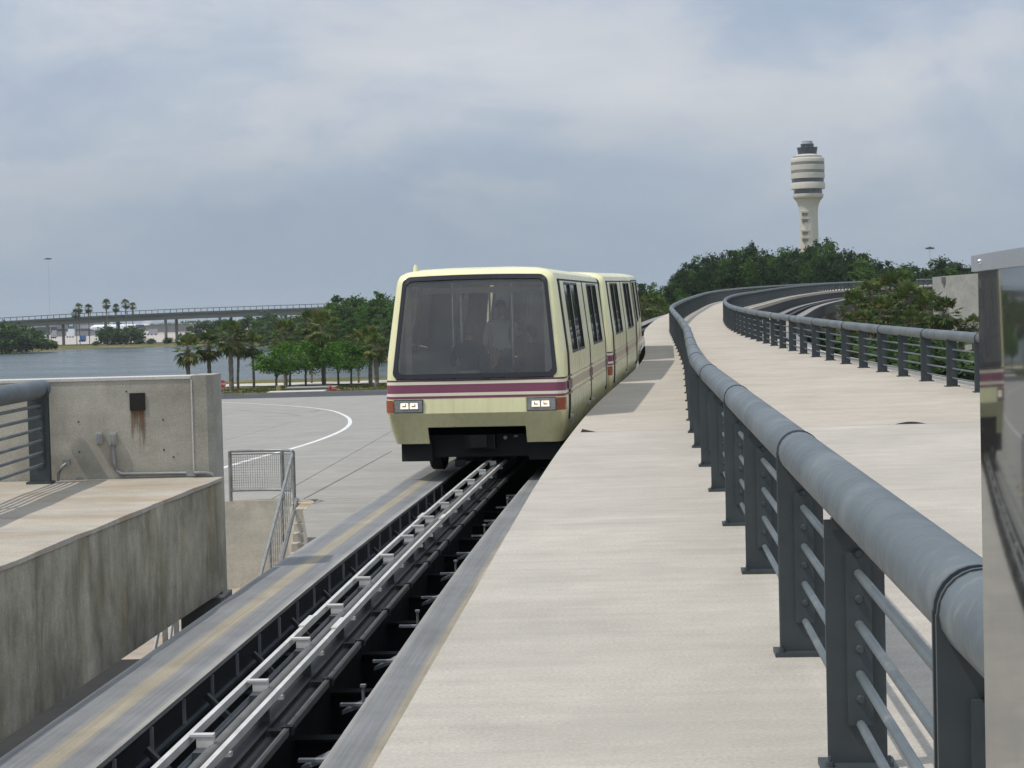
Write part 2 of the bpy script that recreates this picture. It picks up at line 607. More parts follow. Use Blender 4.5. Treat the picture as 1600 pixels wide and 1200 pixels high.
def mat_running():
    m, nt, b = nodes_of('running_surface')
    t = NT(nt)
    uv = t.n('ShaderNodeTexCoord').outputs['UV']
    sp = t.n('ShaderNodeSeparateXYZ')
    nt.links.new(uv, sp.inputs[0])
    wob = t.noise(t.coord((1, 0.12, 1)), 1.4, 4)
    u = t.math('ADD', sp.outputs[0], t.math('MULTIPLY', t.math('SUBTRACT', wob, 0.5), 0.05))
    band = t.ramp(u, [(0.0, (0.34, 0.33, 0.30)), (0.05, (0.26, 0.26, 0.25)), (0.12, (0.205, 0.21, 0.212)), (0.36, (0.21, 0.212, 0.212)),
                      (0.43, (0.33, 0.29, 0.215)), (0.58, (0.345, 0.30, 0.22)), (0.66, (0.215, 0.215, 0.213)), (0.88, (0.2, 0.203, 0.205)), (0.95, (0.31, 0.3, 0.275)), (1.0, (0.36, 0.345, 0.31))])
    st = t.noise(t.coord((26, 0.4, 1), 'uv'), 1.0, 5, 0.6)
    bl = t.noise(t.coord(), 1.6, 6, 0.65)
    fine = t.noise(t.coord(), 70, 3, 0.6)
    c = t.mix(1.0, band, t.ramp(st, [(0.3, 0.78), (0.7, 1.16)]), 'MULTIPLY')
    c = t.mix(1.0, c, t.ramp(bl, [(0.3, 0.82), (0.7, 1.12)]), 'MULTIPLY')
    c = t.mix(1.0, c, t.ramp(fine, [(0.3, 0.85), (0.7, 1.12)]), 'MULTIPLY')
    t.set(b.inputs['Base Color'], c)
    b.inputs['Roughness'].default_value = 0.75
    t.bump(fine, 0.25, 0.01, b)
    MATS['running'] = m


def mat_water():
    m, nt, b = nodes_of('lake_water')
    t = NT(nt)
    b.inputs['Base Color'].default_value = (0.03, 0.052, 0.05, 1)
    b.inputs['Roughness'].default_value = 0.16
    b.inputs['IOR'].default_value = 1.33
    n = t.noise(t.coord((0.35, 0.9, 1)), 0.9, 5, 0.6)
    n2 = t.noise(t.coord((0.012, 0.05, 1)), 1.0, 4, 0.6)
    t.bump(t.math('ADD', n, t.math('MULTIPLY', n2, 2.0)), 0.7, 0.35, b)
    t.set(b.inputs['Roughness'], t.ramp(n2, [(0.35, 0.12), (0.65, 0.3)]))
    MATS['water'] = m


def mat_ground():
    m, nt, b = nodes_of('grass_ground')
    t = NT(nt)
    w = t.coord()
    a = t.noise(w, 0.12, 6, 0.65)
    c2 = t.noise(w, 2.2, 6, 0.7)
    c = t.ramp(a, [(0.3, (0.075, 0.09, 0.024)), (0.46, (0.125, 0.125, 0.04)), (0.6, (0.2, 0.165, 0.075)), (0.75, (0.25, 0.2, 0.12))])
    c = t.mix(1.0, c, t.ramp(c2, [(0.3, 0.6), (0.7, 1.3)]), 'MULTIPLY')
    t.set(b.inputs['Base Color'], c)
    b.inputs['Roughness'].default_value = 0.95
    b.inputs['Specular IOR Level'].default_value = 0.1
    t.bump(c2, 0.6, 0.2, b)
    MATS['grass'] = m


def mat_glass(name, tint, gloss=1.5, rough=0.02, dust=0.0):
    m, nt, b = nodes_of(name)
    t = NT(nt)
    tr = t.n('ShaderNodeBsdfTransparent')
    tr.inputs['Color'].default_value = (*tint, 1)
    gl = t.n('ShaderNodeBsdfGlossy')
    gl.inputs['Roughness'].default_value = rough
    gl.inputs['Color'].default_value = (1, 1, 1, 1)
    fr = t.n('ShaderNodeFresnel')
    fr.inputs['IOR'].default_value = gloss
    mx = t.n('ShaderNodeMixShader')
    nt.links.new(fr.outputs[0], mx.inputs[0])
    nt.links.new(tr.outputs[0], mx.inputs[1])
    nt.links.new(gl.outputs[0], mx.inputs[2])
    out = mx.outputs[0]
    if dust:
        df = t.n('ShaderNodeBsdfDiffuse')
        df.inputs['Color'].default_value = (0.42, 0.4, 0.35, 1)
        m2 = t.n('ShaderNodeMixShader')
        t.set(m2.inputs[0], t.ramp(t.noise(t.coord(kind='object'), 2.5, 4), [(0.3, dust * 0.7), (0.7, dust * 1.3)]))
        nt.links.new(out, m2.inputs[1])
        nt.links.new(df.outputs[0], m2.inputs[2])
        out = m2.outputs[0]
    nt.links.new(out, nt.nodes['Material Output'].inputs['Surface'])
    MATS[name] = m


def mat_mirror():
    m, nt, b = nodes_of('polished_panel')
    t = NT(nt)
    n = t.noise(t.coord((1, 1, 0.35)), 4.0, 5, 0.6)
    gl = t.n('ShaderNodeBsdfGlossy')
    t.set(gl.inputs['Color'], t.ramp(n, [(0.3, (0.47, 0.48, 0.475)), (0.7, (0.53, 0.535, 0.525))]))
    t.set(gl.inputs['Roughness'], t.ramp(n, [(0.3, 0.03), (0.75, 0.07)]))
    df = t.n('ShaderNodeBsdfDiffuse')
    df.inputs['Color'].default_value = (0.2, 0.2, 0.19, 1)
    mx = t.n('ShaderNodeMixShader')
    mx.inputs[0].default_value = 0.12
    nt.links.new(gl.outputs[0], mx.inputs[1])
    nt.links.new(df.outputs[0], mx.inputs[2])
    nt.links.new(mx.outputs[0], nt.nodes['Material Output'].inputs['Surface'])
    MATS['mirror'] = m


def mat_emit(name, col, strength):
    m, nt, b = nodes_of(name)
    t = NT(nt)
    b.inputs['Base Color'].default_value = (*col, 1)
    b.inputs['Roughness'].default_value = 0.15
    b.inputs['Emission Color'].default_value = (*col, 1)
    b.inputs['Emission Strength'].default_value = strength
    MATS[name] = m


def mat_rust():
    m, nt, b = nodes_of('rust_streak')
    t = NT(nt)
    w = t.coord((16, 16, 0.9))
    n = t.noise(w, 1.6, 5, 0.65)
    n2 = t.noise(t.coord(), 30, 4, 0.6)
    sp = t.n('ShaderNodeSeparateXYZ')
    nt.links.new(t.n('ShaderNodeTexCoord').outputs['UV'], sp.inputs[0])
    thr = t.math('ADD', t.math('MULTIPLY', sp.outputs[1], -0.34), t.math('MULTIPLY', n2, 0.1))
    a = t.ramp(t.math('ADD', n, thr), [(0.32, 0.0), (0.52, 0.8)])
    edge = t.math('MULTIPLY', t.math('MULTIPLY', sp.outputs[0], t.math('SUBTRACT', 1.0, sp.outputs[0])), 9.0, True)
    b.inputs['Base Color'].default_value = (0.17, 0.085, 0.04, 1)
    t.set(b.inputs['Alpha'], t.math('MULTIPLY', a, edge))
    b.inputs['Roughness'].default_value = 0.95
    MATS['rust_streak'] = m


mat_running()
mat_water()
mat_ground()
mat_glass('windshield', (0.86, 0.86, 0.82), 1.75, 0.02, 0.1)
mat_glass('side_glass', (0.42, 0.45, 0.47), 1.5, 0.03, 0.03)
mat_mirror()
mat_rust()
mat_emit('lamp_lit', (1.0, 0.84, 0.66), 0.85)

# ------------------------------------------------------------------ alignment of the guideway
def spline(pts):
    p = np.array(pts, float)
    y, x = p[:, 0], p[:, 1]
    d = np.gradient(x, y)

    def f(Y):
        k = int(np.clip(np.searchsorted(y, Y) - 1, 0, len(y) - 2))
        h = y[k + 1] - y[k]
        t = (Y - y[k]) / h
        if t < 0 or t > 1:
            j = k if t < 0 else k + 1
            return float(x[j] + d[j] * (Y - y[j]))
        return float((2 * t ** 3 - 3 * t * t + 1) * x[k] + (t ** 3 - 2 * t * t + t) * h * d[k] + (-2 * t ** 3 + 3 * t * t) * x[k + 1] + (t ** 3 - t * t) * h * d[k + 1])
    return f


XE = spline([(-8, -1.58), (0, -1.03), (7, -0.555), (14.5, -0.06), (18.4, 0.2), (25, 0.7), (32, 1.31), (38, 1.93), (46, 2.85), (54, 3.7), (68, 4.75), (82, 5.7), (101, 7.5), (130, 11.0), (178, 17.8), (225, 27.8), (267, 40.4), (321, 66.5), (350, 83)])
XM = spline([(-8, 0.3), (4.4, 1.05), (9.14, 1.36), (14.66, 1.72), (20.2, 2.08), (25, 2.42), (32, 3.02), (40.3, 3.74), (47, 4.32), (56.3, 5.02), (70, 6.0), (84, 7.05), (101, 8.9), (130, 12.5), (178, 19.4), (225, 29.4), (267, 42.0), (321, 68.2), (350, 84.8)])
XR = spline([(-8, 7.5), (10, 8.0), (25, 8.3), (37, 8.42), (45, 8.42), (53, 8.38), (62, 8.5), (70, 8.75), (80, 9.3), (95, 10.65), (130, 15.2), (160, 20.8), (200, 28.6), (225, 34.2), (267, 45.6), (321, 71.8), (350, 88.4)])
GRADE = 0.0157


def zp(y):
    return 0.0 if y < 25 else (GRADE * (y - 25) ** 2 / 52 if y < 51 else GRADE * (y - 38))


def frame(f, Y, o=0.0, dz=0.0):
    h = math.atan((f(Y + 0.2) - f(Y - 0.2)) / 0.4)
    return Vector((f(Y) + o * math.cos(h), Y - o * math.sin(h), zp(Y) + dz)), h


def ys(y0, y1, step):
    n = max(1, int(round((y1 - y0) / step)))
    return [y0 + (y1 - y0) * k / n for k in range(n + 1)]


def sweep(mb, f, off, rect, Y, top_uv=False, mi=0, top_mi=0):
    """rectangle (o0, o1, z0, z1) swept along an alignment"""
    o0, o1, z0, z1 = rect
    i0, s = len(mb.v), 0.0
    last = None
    S = []
    for y in Y:
        c, h = frame(f, y)
        if last is not None:
            s += (c - last).length
        last = c
        S.append(s)
        for o, z in ((o0, z0), (o1, z0), (o1, z1), (o0, z1)):
            p, _ = frame(f, y, off + o, z)
            mb.v.append(tuple(p))
    for k in range(len(Y) - 1):
        a, b = i0 + 4 * k, i0 + 4 * k + 4
        mb.face((a, b, b + 1, a + 1), None, mi)
        mb.face((a + 1, b + 1, b + 2, a + 2), None, mi)
        mb.face((a + 3, a + 2, b + 2, b + 3), ((0, S[k]), (1, S[k]), (1, S[k + 1]), (0, S[k + 1])) if top_uv else None, top_mi or mi)
        mb.face((a, a + 3, b + 3, b), None, mi)
    e = i0 + 4 * (len(Y) - 1)
    mb.face((i0, i0 + 1, i0 + 2, i0 + 3), None, mi)
    mb.face((e + 3, e + 2, e + 1, e), None, mi)
    return mb


# ------------------------------------------------------------------ walkway deck between the two tracks
walkway = tag(thing('walkway', 'pale concrete walkway deck between the two guideway tracks', None), kind='structure')
joints = [-6.0, 26.35, 43.0, 60.0, 77.0, 94.0, 111.0, 128.0, 145.0, 162.0, 179.0, 196.0, 213.0, 230.0, 247.0, 264.0, 281.0, 298.0, 315.0, 332.0, 345.0]
for a, b in zip(joints[:-1], joints[1:]):
    mb = MB()
    Y = ys(a + 0.012, b - 0.012, 1.4)
    i0 = 0
    for y in Y:
        xl, xr, z = XE(y), XR(y) + 0.85, zp(y)
        if y > 60:
            xr = XR(y) + 0.85 / math.cos(math.atan((XR(y + .5) - XR(y - .5))))
        mb.v += [(xl, y, z - 0.26), (xr, y, z - 0.26), (xr, y, z), (xl, y, z)]
    for k in range(len(Y) - 1):
        p, q = 4 * k, 4 * k + 4
        mb.face((p, q, q + 1, p + 1)).face((p + 1, q + 1, q + 2, p + 2)).face((p + 3, p + 2, q + 2, q + 3)).face((p, p + 3, q + 3, q))
    mb.face((0, 1, 2, 3)).face((q + 3, q + 2, q + 1, q))
    mb.build('slab', MATS['deck' if a < 20 else 'deck_warm'], walkway)
# girder below the deck
mb = MB()
Y = ys(-6, 345, 2.5)
for y in Y:
    xl, xr, z = XE(y) + 0.28, XR(y) + 0.6, zp(y)
    mb.v += [(xl, y, z - 1.45), (xr, y, z - 1.45), (xr, y, z - 0.262), (xl, y, z - 0.262)]
for k in range(len(Y) - 1):
    p, q = 4 * k, 4 * k + 4
    mb.face((p, q, q + 1, p + 1)).face((p + 1, q + 1, q + 2, p + 2)).face((p, p + 3, q + 3, q))
mb.face((0, 1, 2, 3)).face((q + 3, q + 2, q + 1, q))
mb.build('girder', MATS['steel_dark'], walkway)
# rubber joint filler standing proud at the joint
mb = MB()
for x0, y0, L, h, rz in ((0.93, 26.3, 0.20, 0.045, -0.35),):
    mb.v += [(x0, y0, 0.001), (x0 + L, y0 - 0.02, 0.001), (x0 + L, y0 + 0.05, 0.001), (x0, y0 + 0.09, 0.001), (x0 + 0.02, y0 + 0.04, h)]
    mb.face((0, 1, 4)).face((1, 2, 4)).face((2, 3, 4)).face((3, 0, 4)).face((0, 3, 2, 1))
tag(mb.build('joint_strip', MATS['black_rubber']), 'torn black rubber joint filler sticking up at the walkway edge by the train', 'joint strip')
mb = MB()
P = px(1340, 665, 26.3)
n = 9
for k in range(n):
    u = k / (n - 1)
    w = 0.05 * math.sin(math.pi * u)
    mb.v += [(5.25 + 0.42 * u, 26.34 - 0.02, 0.002), (5.25 + 0.42 * u, 26.34 - 0.02 + 0.03, 0.002 + 0.03 * math.sin(math.pi * u))]
for k in range(n - 1):
    mb.face((2 * k, 2 * k + 2, 2 * k + 3, 2 * k + 1))
tag(mb.build('joint_strip', MATS['black_rubber']), 'black rubber joint filler bulging from the deck between the two railings', 'joint strip')


# ------------------------------------------------------------------ guideway tracks
def track(f, off, y0, y1, label, near):
    p0, _ = frame(f, y0, off, -1.0)
    t = thing('guideway_track', label, 'guideway', p0)
    Y = ys(y0, y1, 1.6)
    for sgn in (-1, 1):
        a, b = sorted((sgn * 0.68, sgn * 1.36))
        mb = MB()
        sweep(mb, f, off, (a, b, -1.035, -1.0), Y, True, 0, 1)
        mb.build('running_beam', [MATS['pier'], MATS['running']], t)
        mb = MB()
        sweep(mb, f, off, (a + 0.02, b - 0.02, -2.15, -1.037), Y)
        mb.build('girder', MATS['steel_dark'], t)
    mb = MB()
    sweep(mb, f, off, (-0.02, 0.02, -1.85, -1.02), Y)
    sweep(mb, f, off, (-0.17, 0.17, -1.02, -0.99), Y)
    sweep(mb, f, off, (-0.17, 0.17, -1.9, -1.851), Y)
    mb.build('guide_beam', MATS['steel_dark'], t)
    return t


left_track = track(XE, -1.61, -6, 345, 'left guideway track with two concrete running beams that the train rides on', True)
right_track = track(XR, 2.5, 24, 345, 'curved guideway track beyond the far railing, right of the walkway', False)

T = left_track
Yr = ys(-2, 46, 1.2)
for o, w, z0, z1, m in ((-0.015, 0.032, -0.77, -0.72, 'white_rail'), (0.235, 0.032, -0.79, -0.74, 'white_rail')):
    mb = MB()
    sweep(mb, XE, -1.61, (o - w / 2, o + w / 2, z0, z1), Yr)
    mb.build('power_rail', MATS[m], T)
mb = MB()
mb.tube([frame(XE, y, -1.61 + 0.14, -0.80)[0] for y in Yr], 0.036, 8)
mb.build('conduit', MATS['rail_cover'], T, smooth=60)
mb = MB()
mb.tube([frame(XE, y, -1.61 + 0.04, -0.83)[0] for y in Yr], 0.02, 6)
mb.build('cable', MATS['rail_dark'], T, smooth=60)
mb = MB()
sweep(mb, XE, -1.61, (0.17, 0.27, -1.05, -1.02), Yr)
mb.build('rail_shelf', MATS['steel_dark'], T)
mb = MB()
sweep(mb, XE, -1.61, (0.30, 0.335, -1.01, -0.965), Yr)
mb.build('return_rail', MATS['rail_cover'], T)
# brackets that carry the power rails
mbb = MB()
mbb.box((0.09, 0, -0.78), (0.10, 0.05, 0.11))
mbb.box((0.07, 0, -0.718), (0.14, 0.06, 0.014))
mbb.box((0.19, 0, -0.83), (0.1, 0.05, 0.025))
bracket_mesh = mbb.mesh('rail_bracket', MATS['white_rail'])
mbc = MB()
mbc.box((0.1, -0.12, -0.83), (0.1, 0.13, 0.1))
mbc.box((0.09, 0, -0.93), (0.1, 0.05, 0.14))
clamp_mesh = mbc.mesh('rail_clamp', MATS['rail_dark'])
mbd = MB()
mbd.box((0.32, 0, -0.985), (0.07, 0.07, 0.06))
mbd.box((0.24, 0, -1.0), (0.1, 0.08, 0.04))
insul_mesh = mbd.mesh('insulator', MATS['steel_dark'])
y = 4.4
while y < 31:
    p, h = frame(XE, y, -1.61)
    b = link('rail_bracket', bracket_mesh, T, p, -h)
    link('rail_clamp', clamp_mesh, b, p, -h)
    q, h2 = frame(XE, y - 0.3, -1.61)
    link('insulator', insul_mesh, T, q, -h2)
    y += 1.62 if abs(y - 21) > 1.2 else 0.95
# splice bars on the white rails
mbs = MB()
mbs.box((0.235, 0, -0.733), (0.05, 0.5, 0.012))
mbs.box((-0.015, 0, -0.713), (0.05, 0.5, 0.012))
splice = mbs.mesh('splice_bar', MATS['white_rail'])
for y in (7.2, 14.9, 22.6):
    p, h = frame(XE, y, -1.61)
    link('splice_bar', splice, T, p, -h)
# cross members under the rails and struts up to the beam
mbx = MB()
mbx.box((0, 0, -1.62), (2.0, 0.03, 0.3))
mbx.box((0, 0, -1.455), (2.0, 0.16, 0.022))
mbx.box((0, 0, -1.785), (2.0, 0.16, 0.022))
cross_mesh = mbx.mesh('cross_member', MATS['steel_dark'])
mbx = MB()
mbx.box((0.53, -0.06, -1.19), (0.31, 0.05, 0.02))
mbx.box((0.66, -0.06, -1.3), (0.04, 0.05, 0.2))
edge_mesh = mbx.mesh('cross_edge', MATS['steel_edge'])
mbx = MB()
mbx.v += [(0.36, 0.1, -1.27), (0.69, 0.02, -1.14), (0.69, 0.36, -1.14), (0.38, 0.24, -1.27), (0.36, 0.1, -1.3), (0.69, 0.02, -1.17), (0.69, 0.36, -1.17), (0.38, 0.24, -1.3)]
for q in ((0, 1, 2, 3), (7, 6, 5, 4), (0, 4, 5, 1), (1, 5, 6, 2), (2, 6, 7, 3), (3, 7, 4, 0)):
    mbx.face(q)
gusset_mesh = mbx.mesh('gusset', MATS['steel_edge'])
mbx = MB()
mbx.beam((-0.64, 0, -1.12), (-0.3, 0.0, -1.46), 0.06, 0.04)
strut_mesh = mbx.mesh('strut', MATS['steel_dark'])
mbx = MB()
mbx.tube([(0.55, -0.07, -1.2), (0.55, -0.07, -1.05)], 0.012, 6)
mbx.box((0.55, -0.07, -1.05), (0.04, 0.04, 0.02))
stud_mesh = mbx.mesh('anchor_bolt', MATS['galvanised'])
y, k = 5.3, 0
while y < 31:
    p, h = frame(XE, y, -1.61)
    c = link('cross_member', cross_mesh, T, p, -h)
    link('cross_edge', edge_mesh, c, p, -h)
    if k % 2 == 0 or k in (5, 9):
        link('gusset', gusset_mesh, c, p, -h)
    link('strut', strut_mesh, c, p, -h)
    if k % 2 == 1:
        link('anchor_bolt', stud_mesh, c, p, -h)
    y += 1.75
    k += 1
# little tabs on the inner face of the left running beam
mbx = MB()
mbx.box((-0.692, 0, -1.14), (0.03, 0.022, 0.18))
tab_mesh = mbx.mesh('beam_tab', MATS['steel_edge'])
mbx = MB()
sweep(mbx, XE, -1.61, (-0.70, -0.66, -1.26, -1.23), ys(4, 31, 1.2))
mbx.build('beam_angle', MATS['rail_dark'], T)
y = 6.2
while y < 31:
    p, h = frame(XE, y, -1.61)
    link('beam_tab', tab_mesh, T, p, -h)
    y += 0.92


# supports below the guideways
def pier(f, off, Y, zbase, label, group, w=1.1):
    p, h = frame(f, Y, off)
    t = thing('guideway_pier', label, 'pier', (p.x, p.y, zbase), -h, group)
    z1 = p.z - 2.15 - zbase
    mb = MB()
    mb.box((0, 0, z1 - 0.4), (3.2, 1.1, 0.8))
    link('pier_cap', mb.mesh('pier_cap', MATS['pier']), t, None, 0, False)
    mb = MB()
    mb.tube([(0, 0, 0), (0, 0, z1 - 0.8)], w / 2, 14)
    link('column', mb.mesh('column', MATS['pale_concrete'], 60), t, None, 0, False)


ORD = ['first', 'second', 'third', 'fourth', 'fifth', 'sixth', 'seventh', 'eighth', 'ninth']
for Y, zb in ((75, -6), (100, -6.5), (125, -7), (150, -7.5), (175, -7.5), (200, -7.5), (225, -7.5), (250, -7.5), (275, -7.5)):
    pier(XR, 2.5, Y, zb, 'concrete column under the curved track beyond the far railing, %s from the near end' % ORD.pop(0), 'columns under the curved track')


# ------------------------------------------------------------------ railings
def post_mesh(name, double):
    mb = MB()
    if not double:
        mb.box((0, 0.0, 0.45), (0.212, 0.014, 0.9))
    else:
        # two plates that run up between the tube ends as round collars
        for dy in (-0.028, 0.028):
            prof = [(-0.106, 0.0), (0.106, 0.0), (0.106, 0.97)] + [(0.104 * math.cos(math.pi * k / 14), 0.97 + 0.104 * math.sin(math.pi * k / 14)) for k in range(15)] + [(-0.106, 0.97)]
            i0 = len(mb.v)
            n = len(prof)
            for yy in (dy - 0.008, dy + 0.008):
                mb.v += [(x, yy, z) for x, z in prof]
            mb.face(range(i0, i0 + n)).face(range(i0 + 2 * n - 1, i0 + n - 1, -1))
            for k in range(n):
                mb.face((i0 + k, i0 + n + k, i0 + n + (k + 1) % n, i0 + (k + 1) % n))
    y0 = -0.007 if not double else -0.036
    mb.box((0.012, y0 - 0.009, 0.47), (0.09, 0.018, 0.62))
    if not double:      # saddle under the round handrail
        mb.box((0, 0, 0.885), (0.16, 0.05, 0.04))
    return mb.mesh(name, MATS['rail_dark'])


POST1, POST2 = post_mesh('post', False), post_mesh('post', True)
mb = MB()
mb.box((0, 0, 0.011), (0.27, 0.17, 0.022))
BASE = mb.mesh('base_plate', MATS['rail_dark'])
mb = MB()
mb.lathe([(0.016, 0.022), (0.016, 0.04), (0.007, 0.04), (0.007, 0.06)], (0, 0), 6)
ANCH = mb.mesh('anchor_nut', MATS['rail_dark'])
mb = MB()
for k in range(8):
    q = k * math.pi / 4
    mb.v.append((0.017 * math.cos(q), -0.0, 0.017 * math.sin(q)))
for k in range(8):
    q = k * math.pi / 4
    mb.v.append((0.012 * math.cos(q), -0.018, 0.012 * math.sin(q)))
for k in range(8):
    mb.face((k, (k + 1) % 8, 8 + (k + 1) % 8, 8 + k))
mb.face(range(8, 16))
BOLT = mb.mesh('bolt', MATS['rail_dark'])
ROD_Z = (0.163, 0.343, 0.523, 0.706)


def railing(f, posts, doubles, label, rods=ROD_Z, near=28.0, rod_until=90.0):
    p0, _ = frame(f, posts[0])
    t = thing('railing', label, 'railing', p0)
    for y in posts:
        p, h = frame(f, y)
        d = y in doubles
        o = link('post', POST2 if d else POST1, t, p, -h)
        if y < 110:
            link('base_plate', BASE, o, p, -h)
        if y < near:
            for sx in (-0.105, 0.105):
                q = frame(f, y - 0.06, sx)[0]
                link('anchor_nut', ANCH, o, q, -h)
            for z in (0.255, 0.435, 0.615, 0.78):
                q, _ = frame(f, y, 0.012, z)
                fwd = Vector((math.sin(h), math.cos(h), 0))
                q = q - fwd * (0.054 if d else 0.025)
                link('bolt', BOLT, o, q, -h)
    far = MB()
    for a, b in zip(posts[:-1], posts[1:]):
        for z in rods:
            pa, pb = frame(f, a, 0.012, z)[0], frame(f, b, 0.012, z)[0]
            if a < rod_until:
                dd = (pb - pa).normalized()
                mb = MB()
                mb.tube([pa - dd * 0.05, pb + dd * 0.05], 0.0175, 8)
                mb.build('rod', MATS['rail_paint'], t, smooth=60)
            else:
                far.tube([pa, pb], 0.0175, 5, False)
    if far.v:
        tag(far.build('rod', MATS['rail_paint'], t), kind='stuff')
    js = sorted(doubles)
    for a, b in zip(js[:-1], js[1:]):
        pa, pb = frame(f, a, 0, 0.97)[0], frame(f, b, 0, 0.97)[0]
        dd = (pb - pa).normalized()
        mb = MB()
        k = 20 if a < 30 else 14
        mid = frame(f, (a + b) / 2, 0, 0.97)[0]
        g_ = 0.037
        mb.tube([pa + dd * g_, pb - dd * g_], 0.1, k)
        mb.build('handrail', MATS['rail_paint'], t, smooth=60)
        MB().tube([pa - dd * 0.06, pa + dd * 0.06], 0.084, 16).build('joint_sleeve', MATS['black_gasket'], t, smooth=60)
    return t


mp = [-1.0, 1.7, 4.3, 6.85, 9.14, 12.0, 14.66]
while mp[-1] < 340:
    mp.append(mp[-1] + 2.75)
md = [mp[0]] + [y for k, y in enumerate(mp) if k % 2 == 0 and k > 0]
railing(XM, mp, md, 'near grey tubular railing running up the middle of the walkway from the mirror panel')
rp = [25.2]
while rp[-1] < 340:
    rp.append(rp[-1] + 2.3)
rd = [y for k, y in enumerate(rp) if k % 2 == 0]
railing(XR, rp, rd, 'far grey tubular railing bordering the right side of the walkway before the palms', near=0)

# ------------------------------------------------------------------ left platform: girder, parapet wall, railing
plat = thing('platform', 'stained concrete platform ledge with streaked girder left of the track', 'platform', (-4.5, 10, -1.2))
mb = MB()
Yl = ys(-2, 20.35, 0.22)
jit = 0.0
for y in Yl:
    jit = 0.6 * jit + random.uniform(-0.005, 0.005) - (0.016 if random.random() < 0.04 else 0)
    xr = XE(y) - 3.42 + jit
    mb.v += [(-10, y, -0.035), (xr - 0.004, y, -0.035), (xr - 0.012, y, 0.004 * math.sin(y * 3.1)), (-10, y, 0.0)]
for k in range(len(Yl) - 1):
    p, q = 4 * k, 4 * k + 4
    mb.face((p, q, q + 1, p + 1)).face((p + 1, q + 1, q + 2, p + 2)).face((p + 3, p + 2, q + 2, q + 3))
mb.face((0, 1, 2, 3)).face((q + 3, q + 2, q + 1, q))
mb.build('ledge', MATS['ledge'], plat)
mb = MB()
for y in Yl:
    xr = XE(y) - 3.42 - 0.022
    mb.v += [(xr - 0.6, y, -1.2), (xr, y, -1.2), (xr, y, -0.035), (xr - 0.6, y, -0.035)]
for k in range(len(Yl) - 1):
    p, q = 4 * k, 4 * k + 4
    mb.face((p, q, q + 1, p + 1)).face((p + 1, q + 1, q + 2, p + 2)).face((p, p + 3, q + 3, q))
mb.face((0, 1, 2, 3)).face((q + 3, q + 2, q + 1, q))
mb.build('girder', MATS['girder'], plat)

wall = thing('parapet_wall', 'waist-high concrete parapet wall at the end of the left platform', 'wall', (-6, 20.6, 0))
mb = MB()
mb.box((-7.0, 20.62, 0.525), (7.16, 0.44, 1.05))
mb.build('wall_body', MATS['wall'], wall)
mb = MB()
mb.box((-7.0, 20.62, 1.066), (7.18, 0.46, 0.03))
mb.build('coping', MATS['wall_cap'], wall)
mb = MB()
mb.prism([(-3.40, 20.37), (-3.245, 20.37), (-3.185, 20.43), (-3.185, 21.02), (-3.40, 21.02)], -1.3, 1.085)
mb.build('pilaster', MATS['wall'], wall)
mb = MB()
mb.box((-3.405, 20.372, 0.52), (0.016, 0.02, 1.05))
mb.build('joint_strip', MATS['wall_cap'], wall)
mb = MB()
mb.prism([(-3.6, 20.42), (-3.17, 20.42), (-3.14, 20.46), (-3.14, 21.06), (-3.6, 21.06)], -4.0, -1.3)
mb.build('column', MATS['pier'], wall)
# lower bearing under the girder
FACE = 20.397
o = MB().box((-3.985, FACE - 0.006, 0.82), (0.165, 0.012, 0.185)).build('vent_plate', MATS['rust_plate'], wall)
mb = MB()
mb.quad((-4.07, FACE - 0.0015, 0.22), (-3.9, FACE - 0.0015, 0.22), (-3.9, FACE - 0.0015, 0.735), (-4.07, FACE - 0.0015, 0.735), ((0, 1), (1, 1), (1, 0), (0, 0)))
mb.build('rust_stain', MATS['rust_streak'], wall)


for hx, hz_ in ((-4.62, 0.62), (-4.62, 0.3), (-3.72, 0.62), (-3.72, 0.3), (-3.62, 0.22), (-4.1, 0.93)):
    mb = MB()
    for k in range(10):
        q = k * math.pi / 5
        mb.vert((hx + 0.011 * math.cos(q), FACE - 0.0015, hz_ + 0.011 * math.sin(q)))
    mb.face(range(10))
    mb.build('tie_hole', MATS['joint'], wall)


def outlet(x, z, w, h, label):
    t = thing('outlet_box', label, 'outlet box', (x, FACE, z - h / 2))
    mb = MB()
    mb.box((x, FACE - 0.025, z), (w, 0.05, h), 0, 0, 0.94)
    mb.build('housing', MATS['grey_box'], t)
    mb = MB()
    mb.box((x, FACE - 0.056, z), (w * 0.72, 0.012, h * 0.72))
    mb.build('cover', MATS['galvanised'], t)
    return t


outlet(-4.40, 0.445, 0.07, 0.115, 'small grey outlet box without conduit on the parapet wall, left one')
outlet(-4.255, 0.435, 0.075, 0.125, 'small grey outlet box above the conduit bend on the parapet wall, right one')
cd = thing('conduit', 'grey metal conduit running along the parapet wall and down the pilaster', 'conduit', (-4.2, 20.35, 0))
pts = [(-4.255, FACE - 0.022, 0.38), (-4.25, FACE - 0.022, 0.17), (-4.225, FACE - 0.022, 0.09), (-4.17, FACE - 0.022, 0.055), (-3.47, FACE - 0.022, 0.048)]
MB().tube(pts, 0.018, 8).build('pipe', MATS['galvanised'], cd, smooth=60)
MB().box((-3.43, FACE - 0.03, 0.045), (0.1, 0.06, 0.06)).build('junction_box', MATS['galvanised'], cd)
pts = [(-3.4, FACE - 0.05, 0.05), (-3.26, FACE - 0.055, 0.048), (-3.205, FACE - 0.055, 0.03), (-3.17, FACE - 0.055, -0.03), (-3.16, FACE - 0.055, -0.12), (-3.155, FACE - 0.055, -1.25)]
MB().tube(pts, 0.02, 8).build('pipe', MATS['galvanised'], cd, smooth=60)
for z in (-0.4, -0.95):
    MB().box((-3.156, FACE - 0.045, z), (0.06, 0.05, 0.03)).build('clamp', MATS['galvanised'], cd)
